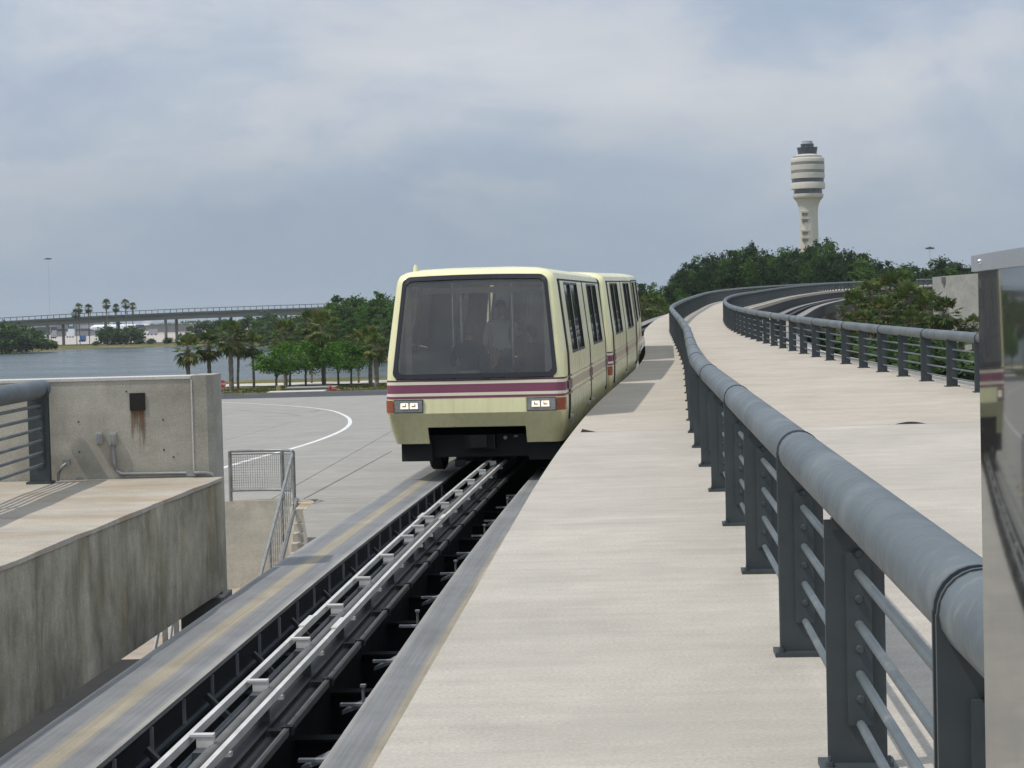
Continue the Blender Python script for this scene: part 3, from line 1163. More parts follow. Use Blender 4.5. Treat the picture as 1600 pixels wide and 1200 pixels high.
sp = thing('standpipe', 'short bent grey pipe with a valve at the foot of the left railing', 'pipe', (-4.83, 20.3, 0))
MB().tube([(-4.84, 20.3, 0), (-4.83, 20.3, 0.08), (-4.79, 20.3, 0.15), (-4.74, 20.32, 0.19)], 0.02, 8).build('pipe', MATS['galvanised'], sp, smooth=60)
MB().box((-4.74, 20.33, 0.2), (0.07, 0.06, 0.06)).build('valve', MATS['galvanised'], sp)

XL = spline([(-2, -4.75), (10, -4.85), (20.3, -4.97)])
lr = thing('railing', 'dark grey tubular railing with six rods ending at the parapet wall', 'railing', (-4.96, 20.1, 0))
for y in (20.1, 17.35, 14.6, 11.85, 9.1):
    p, h = frame(XL, y)
    o = link('post', POST2 if y > 20 else POST1, lr, p, -h)
    link('base_plate', BASE, o, p, -h)
for z in (0.2, 0.325, 0.45, 0.575, 0.70, 0.82):
    for a, b in ((20.1, 17.35), (17.35, 14.6), (14.6, 11.85), (11.85, 9.1)):
        pa, pb = frame(XL, a, 0.03, z)[0], frame(XL, b, 0.03, z)[0]
        MB().tube([pa + (pa - pb).normalized() * (0.02 if a == 20.1 else 0.0), pb], 0.0175, 8).build('rod', MATS['rail_paint'], lr, smooth=60)
for a, b in ((20.27, 14.6), (14.58, 9.1)):
    MB().tube([frame(XL, a, 0, 0.985)[0], frame(XL, b, 0, 0.985)[0]], 0.1, 20).build('handrail', MATS['rail_paint'], lr, smooth=60)

# ------------------------------------------------------------------ mirror-polished end panel on the right
pan = thing('screen_panel', 'polished metal screen panel mirroring the train at the right edge', 'panel', (0.78, 3.0, 0))
R_P, t0, phi0 = 7.6, 0.0, math.radians(6.2)
pts = []
for k in range(33):
    tt = k * 1.2 / 32
    ph = phi0 - tt / R_P
    # integrate along the arc
    x = 0.780 - R_P * (math.cos(ph) - math.cos(phi0))
    y = 3.2 + R_P * (math.sin(ph) - math.sin(phi0))
    pts.append((x, y, ph))
mb = MB()
for x, y, ph in pts:
    nx, ny = math.cos(ph), -math.sin(ph)
    mb.v += [(x, y, 0.005), (x, y, 1.722), (x + nx * 0.05, y + ny * 0.05, 1.722), (x + nx * 0.05, y + ny * 0.05, 0.005)]
for k in range(len(pts) - 1):
    p, q = 4 * k, 4 * k + 4
    for j in range(4):
        mb.face((p + j, p + (j + 1) % 4, q + (j + 1) % 4, q + j))
mb.face((3, 2, 1, 0)).face((q, q + 1, q + 2, q + 3))
mb.build('sheet', MATS['mirror'], pan, smooth=40)
mb = MB()
ext = [(pts[0][0] + math.sin(phi0) * 0.0, pts[0][1] + 0.02, phi0)] + pts
for x, y, ph in ext:
    nx, ny = math.cos(ph), -math.sin(ph)
    a = (x - nx * 0.006, y - ny * 0.006)
    b = (x + nx * 0.07, y + ny * 0.07)
    mb.v += [(*a, 1.7185), (*a, 1.745), (*b, 1.745), (*b, 1.7185)]
for k in range(len(ext) - 1):
    p, q = 4 * k, 4 * k + 4
    for j in range(4):
        mb.face((p + j, p + (j + 1) % 4, q + (j + 1) % 4, q + j))
mb.face((3, 2, 1, 0)).face((q, q + 1, q + 2, q + 3))
mb.build('top_cap', MATS['panel_cap'], pan)
x, y, ph = pts[2]
mb = MB()
cx, cy, cz = x - 0.006, y, 1.7335
prev = None
for r, d in ((0.0048, 0.0), (0.0044, 0.0025), (0.003, 0.0045), (0.0008, 0.0055)):
    ring = []
    for j in range(12):
        q = j * math.pi / 6
        ring.append(mb.vert((cx - d, cy + r * math.cos(q), cz + r * math.sin(q))))
    if prev:
        for j in range(12):
            mb.face((prev[j], prev[(j + 1) % 12], ring[(j + 1) % 12], ring[j]))
    prev = ring
mb.face(prev)
mb.build('rivet', MATS['chrome'], pan, smooth=True)

# ------------------------------------------------------------------ stairwell by the road: curved wall, mesh fence, stair
ROAD0 = -2.17
def road_z(y):
    return -1.1 - 0.0267 * y if y < 236 else -1.1 - 0.0267 * 236


arc = []
for k in range(15):
    u = k / 14
    arc.append((-7.6 + 2.75 * min(1, u / 0.75), 40.25 - 0.05 * u) if u <= 0.75 else None)
arc = [a for a in arc if a]
cx, cy, rr = -4.85, 39.45, 0.76
for k in range(1, 9):
    q = math.pi / 2 - k / 8 * math.pi * 0.5
    arc.append((cx + rr * 0.5 * math.cos(q), cy + rr * math.sin(q)))
arc += [(cx + rr * 0.5, 38.9)]
st = thing('stairwell_wall', 'curved rust-edged concrete wall around the stairwell beside the road', 'wall', (-5.5, 40, -4))
mb = MB()
th = 0.32
nrm = []
for k in range(len(arc)):
    a, b = arc[max(k - 1, 0)], arc[min(k + 1, len(arc) - 1)]
    dx, dy = b[0] - a[0], b[1] - a[1]
    L = math.hypot(dx, dy)
    nrm.append((-dy / L, dx / L))
for (x, y), (nx, ny) in zip(arc, nrm):
    zt = ROAD0 + 0.02 - max(0, (39.4 - y)) * 0.14
    mb.v += [(x, y, -4.4), (x, y, zt), (x + nx * th, y + ny * th, zt), (x + nx * th, y + ny * th, -4.4)]
for k in range(len(arc) - 1):
    p, q = 4 * k, 4 * k + 4
    mb.face((p, q, q + 1, p + 1)).face((p + 1, q + 1, q + 2, p + 2), None, 1).face((p + 2, q + 2, q + 3, p + 3))
mb.face((0, 1, 2, 3)).face((q + 3, q + 2, q + 1, q))
concrete('rusty_edge', (0.5, 0.44, 0.35), 0.25, (0.36, 0.21, 0.1), 0.6)
mb.build('wall_body', [MATS['retaining'], MATS['rusty_edge']], st)

fn = thing('mesh_fence', 'low grey steel fence with wire mesh on the curved stairwell wall', 'fence', (-5.3, 40.2, ROAD0))
fpts = [(-5.97, 40.27), (-5.6, 40.3), (-5.2, 40.28), (-4.86, 40.2), (-4.66, 40.0), (-4.57, 39.7)]
FP = []
for k in range(len(fpts) - 1):
    for j in range(4):
        u = j / 4
        FP.append((fpts[k][0] * (1 - u) + fpts[k + 1][0] * u, fpts[k][1] * (1 - u) + fpts[k + 1][1] * u))
FP.append(fpts[-1])
zb, zt = ROAD0 + 0.02, ROAD0 + 1.07
MB().tube([(x, y, zt) for x, y in FP], 0.032, 8).build('top_rail', MATS['galvanised'], fn, smooth=60)
MB().tube([(x, y, zb + 0.22) for x, y in FP], 0.028, 8).build('bottom_rail', MATS['galvanised'], fn, smooth=60)
MB().tube([(x, y, zt - 0.07) for x, y in FP], 0.014, 6).build('mesh_frame', MATS['galvanised'], fn, smooth=60)
for k in (0, 12, 20):
    x, y = FP[k]
    MB().tube([(x, y, zb - (0.25 if k == 20 else 0)), (x, y, zt)], 0.038, 8).build('post', MATS['galvanised'], fn, smooth=60)
mb = MB()
for k in range(1, 14):
    z = zb + 0.22 + k * (zt - zb - 0.3) / 14
    mb.tube([(x, y, z) for x, y in FP[::2]], 0.0045, 4, False)
for k in range(len(FP) - 1):
    for j in range(2):
        u = j / 2
        x, y = FP[k][0] * (1 - u) + FP[k + 1][0] * u, FP[k][1] * (1 - u) + FP[k + 1][1] * u
        mb.tube([(x, y, zb + 0.22), (x, y, zt - 0.07)], 0.0045, 4, False)
tag(mb.build('wire_mesh', MATS['galvanised'], fn), kind='stuff')

hs = thing('stair_handrail', 'sloping grey handrail descending the stair below the mesh fence', 'handrail', (-4.6, 37, -4))
MB().tube([(-4.6, 39.75, ROAD0 + 1.05), (-4.58, 39.6, ROAD0 + 1.0), (-4.62, 34.2, -3.05)], 0.034, 8).build('rail', MATS['galvanised'], hs, smooth=60)
MB().tube([(-4.5, 39.5, ROAD0 + 0.1), (-4.5, 35.6, -3.3)], 0.045, 8).build('rail', MATS['galvanised'], hs, smooth=60)
for y in (37.8, 35.8):
    zt_ = ROAD0 + 1.0 - (39.6 - y) * 0.348
    MB().tube([(-4.6, y, zt_ - 0.95), (-4.6, y, zt_)], 0.025, 8).build('post', MATS['galvanised'], hs, smooth=60)
mb = MB()
for k in range(11):
    y = 39.2 - k * 0.34
    mb.beam((-4.59, y, ROAD0 + 0.85 - (39.6 - y) * 0.34), (-4.59, y, ROAD0 + 0.1 - (39.6 - y) * 0.34), 0.012, 0.012)
for j in range(5):
    mb.beam((-4.59, 39.3, ROAD0 + 0.85 - 0.15 * j - 0.1), (-4.59, 35.5, ROAD0 + 0.85 - 0.15 * j - 1.39), 0.01, 0.01)
tag(mb.build('wire_mesh', MATS['galvanised'], hs), kind='stuff')
stair = thing('stair', 'concrete stair flight going down behind the platform toward the viewer', 'stair', (-5.5, 37, -4))
for k in range(11):
    mb = MB()
    z = ROAD0 - 0.166 * (k + 1)
    mb.box((-4.36, 39.2 - 0.3 * k, (z - 4.2) / 2), (0.24, 0.3, z + 4.2))
    mb.build('step', MATS['retaining'], stair)
# white braces seen under the girder
wb = thing('brace_frame', 'white leaning steel braces seen below the streaked girder', 'brace', (-4.4, 24, -4))
for x0, x1, y in ((253, 239, 24.0), (271, 262, 25.4)):
    a, b = px(x0, 960, y), px(x1, 1030, y)
    dv = (a - b)
    MB().tube([b - dv * 2.0, a + dv * 0.3], 0.022, 8).build('brace', MATS['white_paint'], wb, smooth=60)
    c = px(x0 + 4, 960, y + 0.3)
    MB().box((c.x, c.y, c.z - 1.0), (0.06, 0.06, 2.8)).build('upright', MATS['pale_concrete'], wb)

# ------------------------------------------------------------------ terrain, lake, road
LAKE = np.array([(-420, 300), (-4, 300), (0, 330), (-12, 398), (-30, 416), (-46, 430), (-62, 520), (-78, 640), (-104, 728), (-135, 742), (-160, 738), (-166, 704), (-176, 660), (-250, 640), (-420, 600)], float)
WATER_Z, LAND_Z = -8.2, -7.4


def lake_sd(X, Y):
    """signed distance to the lake outline, negative inside"""
    d = np.full(X.shape, 1e9)
    inside = np.zeros(X.shape, bool)
    n = len(LAKE)
    for i in range(n):
        a, b = LAKE[i], LAKE[(i + 1) % n]
        e = b - a
        t = np.clip(((X - a[0]) * e[0] + (Y - a[1]) * e[1]) / (e @ e), 0, 1)
        d = np.minimum(d, np.hypot(X - a[0] - t * e[0], Y - a[1] - t * e[1]))
        c = ((a[1] > Y) != (b[1] > Y))
        with np.errstate(divide='ignore', invalid='ignore'):
            xi = (b[0] - a[0]) * (Y - a[1]) / (b[1] - a[1] + 1e-12) + a[0]
        inside ^= c & (X < xi)
    return np.where(inside, -d, d)


gx = np.concatenate([[-9000, -4000, -1800, -1000, -700], np.arange(-500, 140, 6.0), np.arange(150, 500, 25), [700, 1100, 2000, 4000, 9000]])
gy = np.concatenate([[-300, -100, -30, 0, 20, 36, 40.6, 41.4], np.arange(48, 330, 5.0), np.arange(335, 820, 8.0), [900, 1100, 1500, 2200, 3500, 6000, 12000]])
GX, GY = np.meshgrid(gx, gy)
SD = lake_sd(GX, GY)
GZ = np.where(GY < 41, -4.05, np.where(GY < 236, -1.1 - 0.0267 * GY - 0.14, LAND_Z))
GZ = np.where((GY >= 41) & (GX > 30), np.minimum(GZ, np.maximum(LAND_Z, -4 - (GX - 30) * 0.12)), GZ)
shore = np.clip(SD / 14, 0, 1)
GZ = np.where(GY > 250, np.where(SD > 0, WATER_Z - 0.05 + (LAND_Z - WATER_Z + 0.05) * shore, WATER_Z - 0.05 + np.maximum(SD * 0.12, -3)), GZ)
GZ = GZ + np.where((GY > 60) & (SD > 14), 0.1 * np.sin(GX * 0.21) * np.sin(GY * 0.17), 0) * np.where(GY < 245, 0, 1)
nx_, ny_ = len(gx), len(gy)
verts = np.stack([GX.ravel(), GY.ravel(), GZ.ravel()], 1)
idx = np.arange(nx_ * ny_).reshape(ny_, nx_)
faces = np.stack([idx[:-1, :-1].ravel(), idx[:-1, 1:].ravel(), idx[1:, 1:].ravel(), idx[1:, :-1].ravel()], 1)
m = bpy.data.meshes.new('ground')
m.from_pydata(verts.tolist(), [], faces.tolist())
m.materials.append(MATS['grass'])
m.polygons.foreach_set('use_smooth', [True] * len(m.polygons))
tag(link('ground', m), 'grassy ground around the lake and under the guideway', kind='structure')

mb = MB()
mb.v += [(p[0] + (p[0] + 150) * 0.03, p[1] + (p[1] - 480) * 0.03, WATER_Z) for p in LAKE]
mb.face(range(len(LAKE)))
tag(mb.build('lake', MATS['water']), 'grey blue lake behind the palms', kind='structure')

# lower paving, and soil coloured dark for the shade beneath the guideway
mb = MB()
mb.quad((-30, 32, -3.99), (-3.2, 32, -3.99), (-3.2, 40.4, -3.99), (-30, 40.4, -3.99))
tag(mb.build('lower_paving', MATS['landing']), 'pinkish lower paving at the foot of the stair', kind='structure')
concrete('soil_with_shade', (0.035, 0.033, 0.03), 0.3)
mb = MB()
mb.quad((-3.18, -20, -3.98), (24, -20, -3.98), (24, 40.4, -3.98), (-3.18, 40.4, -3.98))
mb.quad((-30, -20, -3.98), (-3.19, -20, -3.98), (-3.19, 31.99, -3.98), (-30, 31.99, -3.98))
tag(mb.build('soil', MATS['soil_with_shade']), 'dark bare soil under the guideway, its shade put into the colour', kind='structure')

# concrete road: a solid ramp with a stairwell notch at its near end
road = tag(thing('road', 'broad pale concrete road left of the train', None), kind='structure')


def road_patch(x0, x1, y0, y1, name='road_slab'):
    mb = MB()
    za, zb_ = road_z(y0), road_z(y1)
    lo = -4.6 if y0 < 60 else min(za, zb_) - 0.6
    mb.v += [(x0, y0, za), (x1, y0, za), (x1, y1, zb_), (x0, y1, zb_), (x0, y0, lo), (x1, y0, lo), (x1, y1, min(lo, zb_ - 0.5)), (x0, y1, min(lo, zb_ - 0.5))]
    for q in ((0, 1, 2, 3), (4, 7, 6, 5), (0, 4, 5, 1), (1, 5, 6, 2), (2, 6, 7, 3), (3, 7, 4, 0)):
        mb.face(q)
    return mb.build(name, MATS['road'], road)


mb = MB()
poly = [(-4.15, 37.4), (-3.42, 31.4), (12, 31.0), (12, 40.55), (-4.15, 40.55)]
mb.v += [(x, y, road_z(y)) for x, y in poly] + [(x, y, -4.6) for x, y in poly]
mb.face(range(5)).face(range(9, 4, -1))
for k in range(5):
    mb.face((k, 5 + k, 5 + (k + 1) % 5, (k + 1) % 5))
mb.build('road_slab', MATS['road'], road)
xs = [-140, -95, -60, -40, -27, -18, -11.5, -5.2, 1.0, 12]
yy = [40.58, 62, 86, 112, 144, 187.5]
for j in range(len(yy) - 1):
    for i in range(len(xs) - 1):
        g = 0.012
        road_patch(xs[i] + g, xs[i + 1] - g, yy[j] + g, yy[j + 1] - g)


def on_road(x, y):
    d = fw + cr * ((x - 800) / 3000) - cu * ((y - 600) / 3000)
    # EYE + t d.z = -1.1 - 0.0267 t d.y
    t_ = (-1.1 - EYE) / (d.z + 0.0267 * d.y)
    return Vector((d.x * t_, d.y * t_, EYE + d.z * t_))


def ribbon(name, pix, w, mat, parent, lift=0.004, sub=6):
    P = [on_road(*q) for q in pix]
    Q = []
    for k in range(len(P) - 1):
        p0, p1, p2, p3 = P[max(k - 1, 0)], P[k], P[k + 1], P[min(k + 2, len(P) - 1)]
        for j in range(sub):
            t_ = j / sub
            Q.append(0.5 * ((2 * p1) + (p2 - p0) * t_ + (2 * p0 - 5 * p1 + 4 * p2 - p3) * t_ ** 2 + (3 * p1 - p0 - 3 * p2 + p3) * t_ ** 3))
    Q.append(P[-1])
    mb = MB()
    for k, q in enumerate(Q):
        a, b = Q[max(k - 1, 0)], Q[min(k + 1, len(Q) - 1)]
        d = Vector((b.x - a.x, b.y - a.y, 0)).normalized()
        s = Vector((-d.y, d.x, 0)) * (w / 2)
        for e in (q + s, q - s):
            mb.v.append((e.x, e.y, road_z(e.y) + lift))
    for k in range(len(Q) - 1):
        mb.face((2 * k, 2 * k + 1, 2 * k + 3, 2 * k + 2))
    return mb.build(name, MATS[mat], parent)


ribbon('painted_line', [(300, 744), (345, 732), (400, 716), (470, 697), (516, 681), (540, 669), (547, 659), (540, 650), (515, 641), (470, 635.5), (420, 632), (370, 629.5), (330, 628)], 0.2, 'road_paint', road)
ribbon('painted_line', [(330, 640), (380, 641.5), (440, 646), (470, 650)], 0.06, 'joint', road, 0.003)
ribbon('tar_joint', [(455, 790), (530, 750), (612, 705)], 0.03, 'joint', road)
ribbon('tyre_scuff', [(440, 645.5), (480, 644), (500, 641)], 0.12, 'joint', road, 0.003)

zl = road_z(230)
mb = MB()
mb.v += [(-150, 187.6, road_z(187.6) - 0.01), (14, 187.6, road_z(187.6) - 0.01), (14, 214, road_z(214)), (-150, 214, road_z(214))]
mb.face((0, 1, 2, 3))
tag(mb.build('asphalt_lane', MATS['asphalt']), 'dark asphalt lane along the kerb before the palms', kind='structure')
mb = MB()
for x0 in range(-150, 14, 6):
    mb.box((x0 + 3, 214.2, road_z(214) + 0.05), (5.97, 0.4, 0.28))
tag(mb.build('kerb', MATS['kerb']), 'long grey kerb between the asphalt and the grass', kind='structure')
mb = MB()
for k in range(24):
    x0, x1 = -150 + k * 6.3, -150 + (k + 1) * 6.3
    wob = lambda x: 1.5 * math.sin(x * 0.06)
    mb.quad((x0, 257 + wob(x0), LAND_Z + 0.12), (x1, 257 + wob(x1), LAND_Z + 0.12), (x1, 267 + wob(x1), LAND_Z + 0.12), (x0, 267 + wob(x0), LAND_Z + 0.12))
tag(mb.build('footpath', MATS['path']), 'pale footpath between the palms and the lake', kind='structure')
mb = MB()
mb.quad((-420, 800, LAND_Z + 0.25), (-40, 800, LAND_Z + 0.25), (-40, 1900, LAND_Z + 0.25), (-900, 1900, LAND_Z + 0.25))
tag(mb.build('apron', MATS['apron']), 'pale airport apron beyond the lake', kind='structure')

# concrete pad, low slab, hydrant, yellow post and stop sign by the palms
c0 = px(470, 612, 226)
mb = MB()
mb.box((c0.x, 222, road_z(222) + 0.16), (6.6, 4, 0.12))
tag(mb.build('concrete_pad', MATS['path']), 'white concrete pad at the kerb in front of the small trees', 'pad')
c0 = px(487, 608, 234)
sl = thing('low_slab', 'low grey concrete platform slab on the grass below the small trees', 'slab', (c0.x, 234, LAND_Z))
MB().box((c0.x, 234, LAND_Z + 0.3), (5.8, 5, 0.5)).build('slab_body', MATS['kerb'], sl)
MB().box((c0.x, 234, LAND_Z + 0.57), (6.0, 5.2, 0.06)).build('slab_top', MATS['pier'], sl)
c0 = px(435, 611, 231)
tag(MB().box((c0.x, 231, LAND_Z + 0.5), (0.55, 0.5, 0.9), 0, 0, 0.85).build('utility_box', plain('dull_yellow', (0.35, 0.3, 0.11), 0.6)), 'dull yellow utility box left of the low concrete slab', 'utility box')
c0 = px(516, 611, 229)
hy = thing('fire_hydrant', 'red fire hydrant with side pipe at the end of the low slab', 'hydrant', (c0.x, 229, LAND_Z + 0.1))
MB().lathe([(0.2, -7.35), (0.2, -7.28), (0.13, -7.25), (0.13, -6.75), (0.17, -6.74), (0.17, -6.68), (0.12, -6.55), (0.04, -6.48), (0.04, -6.4)], (c0.x, 229), 10).build('barrel', MATS['hydrant_red'], hy, smooth=50)
MB().tube([(c0.x - 0.26, 229, -6.85), (c0.x + 0.26, 229, -6.85)], 0.07, 8).build('nozzle', MATS['hydrant_red'], hy)
MB().tube([(c0.x + 0.2, 229, -7.0), (c0.x + 0.6, 229, -6.95), (c0.x + 1.1, 229, -7.3)], 0.13, 8).build('pipe', MATS['hydrant_red'], hy, smooth=60)
c0 = px(348, 600, 203)
sg = thing('stop_sign', 'red stop sign on a post just right of the parapet wall', 'sign', (c0.x, 203, road_z(203)), math.radians(-28))
sg_z = c0.z - road_z(203)
mb = MB()
rr8 = 0.38 / math.cos(math.pi / 8)
for yq in (-0.012, 0.012):
    for k in range(8):
        q = math.pi / 8 + k * math.pi / 4
        mb.v.append((rr8 * math.cos(q), yq, sg_z + rr8 * math.sin(q)))
mb.face(range(7, -1, -1)).face(range(8, 16))
for k in range(8):
    mb.face((k, (k + 1) % 8, 8 + (k + 1) % 8, 8 + k))
link('sign_face', mb.mesh('sign_face', MATS['sign_red']), sg, None, 0, False)
link('post', MB().box((0, 0.03, sg_z / 2), (0.06, 0.03, sg_z)).mesh('post', MATS['galvanised']), sg, None, 0, False)
tc = bpy.data.curves.new('lettering', 'FONT')
tc.body = 'STOP'
tc.size = 0.3
tc.align_x = 'CENTER'
tc.align_y = 'CENTER'
tc.extrude = 0.002
tc.materials.append(MATS['white_paint'])
_to = bpy.data.objects.new('lettering', tc)
COL.objects.link(_to)
_tm = bpy.data.meshes.new_from_object(_to.evaluated_get(bpy.context.evaluated_depsgraph_get()))
bpy.data.objects.remove(_to)
to = link('lettering', _tm, sg, None, 0, False)
to.location = (0, -0.018, sg_z)
to.rotation_euler = (math.pi / 2, 0, 0)

# ------------------------------------------------------------------ the train
CAR_L = 11.35
ZW = np.array([-0.43, -0.16, 0.07, 0.32, 0.60, 0.95, 2.08, 2.17, 2.245, 2.30, 2.345, 2.37])
HW = np.array([1.34, 1.395, 1.42, 1.425, 1.42, 1.412, 1.282, 1.265, 1.23, 1.14, 0.93, 0.52])
FY = np.array([0.33, 0.165, 0.00, 0.02, 0.06, 0.125, 0.375, 0.40, 0.45, 0.55, 0.80, 1.25])
hw = lambda z: float(np.interp(z, ZW, HW))
fy = lambda z: float(np.interp(z, ZW, FY))
RC = 0.17
SIDE_Y = [0.95, 1.75, 2.95, 3.12, 4.55, 5.85, 6.95, 8.2, 8.37, 9.65, 10.55]
WIN = [(1.75, 2.95), (3.12, 4.55), (6.95, 8.2), (8.37, 9.65)]
FX = [-0.78, -0.4, 0.0, 0.4, 0.78]


def ring(z, inset=0.0):
    """closed plan outline at height z, counter-clockwise from front left; returns points and segment tags"""
    w, f, r = hw(z) - inset, fy(z) + inset, RC
    b = CAR_L - f
    P, tg = [], []
    P.append((-(w - r), f))
    tg.append('F')
    for x in FX:
        P.append((x * min(1, (w - r) / 0.9), f))
        tg.append('F')
    P.append((w - r, f))
    for k in range(1, 5):
        q = -math.pi / 2 + k * math.pi / 10
        tg.append('C')
        P.append((w - r + r * math.cos(q), f + r + r * math.sin(q)))
    tg.append('C')
    P.append((w, f + r))
    for y in SIDE_Y:
        tg.append('R')
        P.append((w, min(max(y, f + r + 0.02), b - r - 0.02)))
    tg.append('R')
    P.append((w, b - r))
    for k in range(1, 5):
        q = k * math.pi / 10
        tg.append('C')
        P.append((w - r + r * math.cos(q), b - r + r * math.sin(q)))
    tg.append('C')
    P.append((w - r, b))
    for x in reversed(FX):
        tg.append('B')
        P.append((x * min(1, (w - r) / 0.9), b))
    tg.append('B')
    P.append((-(w - r), b))
    for k in range(1, 5):
        q = math.pi / 2 + k * math.pi / 10
        tg.append('C')
        P.append((-(w - r) + r * math.cos(q), b - r + r * math.sin(q)))
    tg.append('C')
    P.append((-w, b - r))
    for y in reversed(SIDE_Y):
        tg.append('L')
        P.append((-w, min(max(y, f + r + 0.02), b - r - 0.02)))
    tg.append('L')
    P.append((-w, f + r))
    for k in range(1, 5):
        q = math.pi + k * math.pi / 10
        tg.append('C')
        P.append((-(w - r) + r * math.cos(q), f + r + r * math.sin(q)))
    tg.append('C')
    return P, tg


def shell(inset, levels, roof, notch=True):
    mb = MB()
    rings = []
    for z in levels:
        P, tg = ring(z, inset)
        rings.append((len(mb.v), P, tg))
        zz = z - inset if roof and z > 2.2 else z
        for p in P:
            mb.v.append((p[0], p[1], zz))
    n = len(rings[0][1])
    for k in range(len(levels) - 1):
        za, zb_ = levels[k], levels[k + 1]
        i0, P, tg = rings[k]
        i1 = rings[k + 1][0]
        for j in range(n):
            j2 = (j + 1) % n
            t_ = tg[j]
            zm = (za + zb_) / 2
            if t_ in 'FB' and 0.6 < zm < 2.17:
                continue
            if t_ in 'FB' and notch and zm < -0.16 and abs((P[j][0] + P[j2][0]) / 2) < 0.76:
                continue
            if t_ in 'RL' and 0.95 < zm < 2.08:
                ym = (P[j][1] + P[j2][1]) / 2
                if any(a < ym < b for a, b in WIN):
                    continue
            mb.face((i0 + j, i0 + j2, i1 + j2, i1 + j))
    if roof:
        i1 = rings[-1][0]
        mb.face(range(i1, i1 + n))
    return mb


def side(s, y, z, off=0.0):
    return (s * (hw(z) + off), y, z)


def strip(mb, s, y0, y1, zs, off, back=0.0, mi=0):
    """sheet on the body side between y0..y1 through heights zs, with a rim reaching back"""
    i0 = len(mb.v)
    for z in zs:
        mb.v += [side(s, y0, z, off), side(s, y1, z, off), side(s, y0, z, off - back), side(s, y1, z, off - back)]
    for k in range(len(zs) - 1):
        a, b = i0 + 4 * k, i0 + 4 * k + 4
        q = (a, a + 1, b + 1, b)
        mb.face(q if s > 0 else q[::-1], None, mi)
        if back:
            mb.face((a, b, b + 2, a + 2), None, mi).face((a + 1, a + 3, b + 3, b + 1), None, mi)
    if back:
        e = i0 + 4 * (len(zs) - 1)
        mb.face((i0, i0 + 2, i0 + 3, i0 + 1), None, mi).face((e, e + 1, e + 3, e + 2), None, mi)


def nose_path(z, off, ymax=0.62, xmin=None):
    """outline from the left flank round the nose to the right flank, pushed outward"""
    w, f, r = hw(z), fy(z), RC
    P = []
    P.append((-(w + off), max(ymax, f + r)))
    P.append((-(w + off), f + r))
    for k in range(1, 6):
        q = math.pi + k * math.pi / 10
        P.append((-(w - r) + (r + off) * math.cos(q), f + r + (r + off) * math.sin(q)))
    Q = [(-p[0], p[1]) for p in reversed(P)]
    return P + Q


def nose_band(mb, z0, z1, off, mi=0, ymax=0.62, rear=False):
    zs = [z0, z1]
    rows = []
    for z in zs:
        rows.append([mb.vert((p[0], CAR_L - p[1] if rear else p[1], z)) for p in nose_path(z, off, ymax)])
    for j in range(len(rows[0]) - 1):
        mb.face((rows[0][j], rows[0][j + 1], rows[1][j + 1], rows[1][j]), None, mi)


WZ0, WZ1 = 0.615, 2.225


def wpt(u, v, off):
    """point on the windshield surface, u in -1..1, v in 0..1"""
    z = WZ0 + v * (WZ1 - WZ0) + 0.022 * (1 - u * u) * v
    return (u * (hw(z) - 0.115), fy(min(z, 2.2)) - off - 0.02 * (1 - u * u), z)


def wloop(mu, mv, ru, rv, off, nseg=7):
    """rounded rectangle on the windshield: margins mu, mv, corner radii in uv"""
    L = []
    for cx_, cy_, q0 in ((1 - mu - ru, mv + rv, -90), (1 - mu - ru, 1 - mv - rv, 0), (-1 + mu + ru, 1 - mv - rv, 90), (-1 + mu + ru, mv + rv, 180)):
        for k in range(nseg + 1):
            q = math.radians(q0 + 90 * k / nseg)
            L.append((cx_ + ru * math.cos(q), cy_ + rv * math.sin(q)))
        if q0 in (0, 180):
            nxt = (-1 + mu + ru) if q0 == 0 else (1 - mu - ru)
            for j in range(1, 6):
                uu = L[-1][0] + (nxt - L[-1][0]) * 1.0
            base = L[-1]
            for j in range(1, 6):
                L.append((base[0] + (nxt - base[0]) * j / 6, base[1]))
    return L


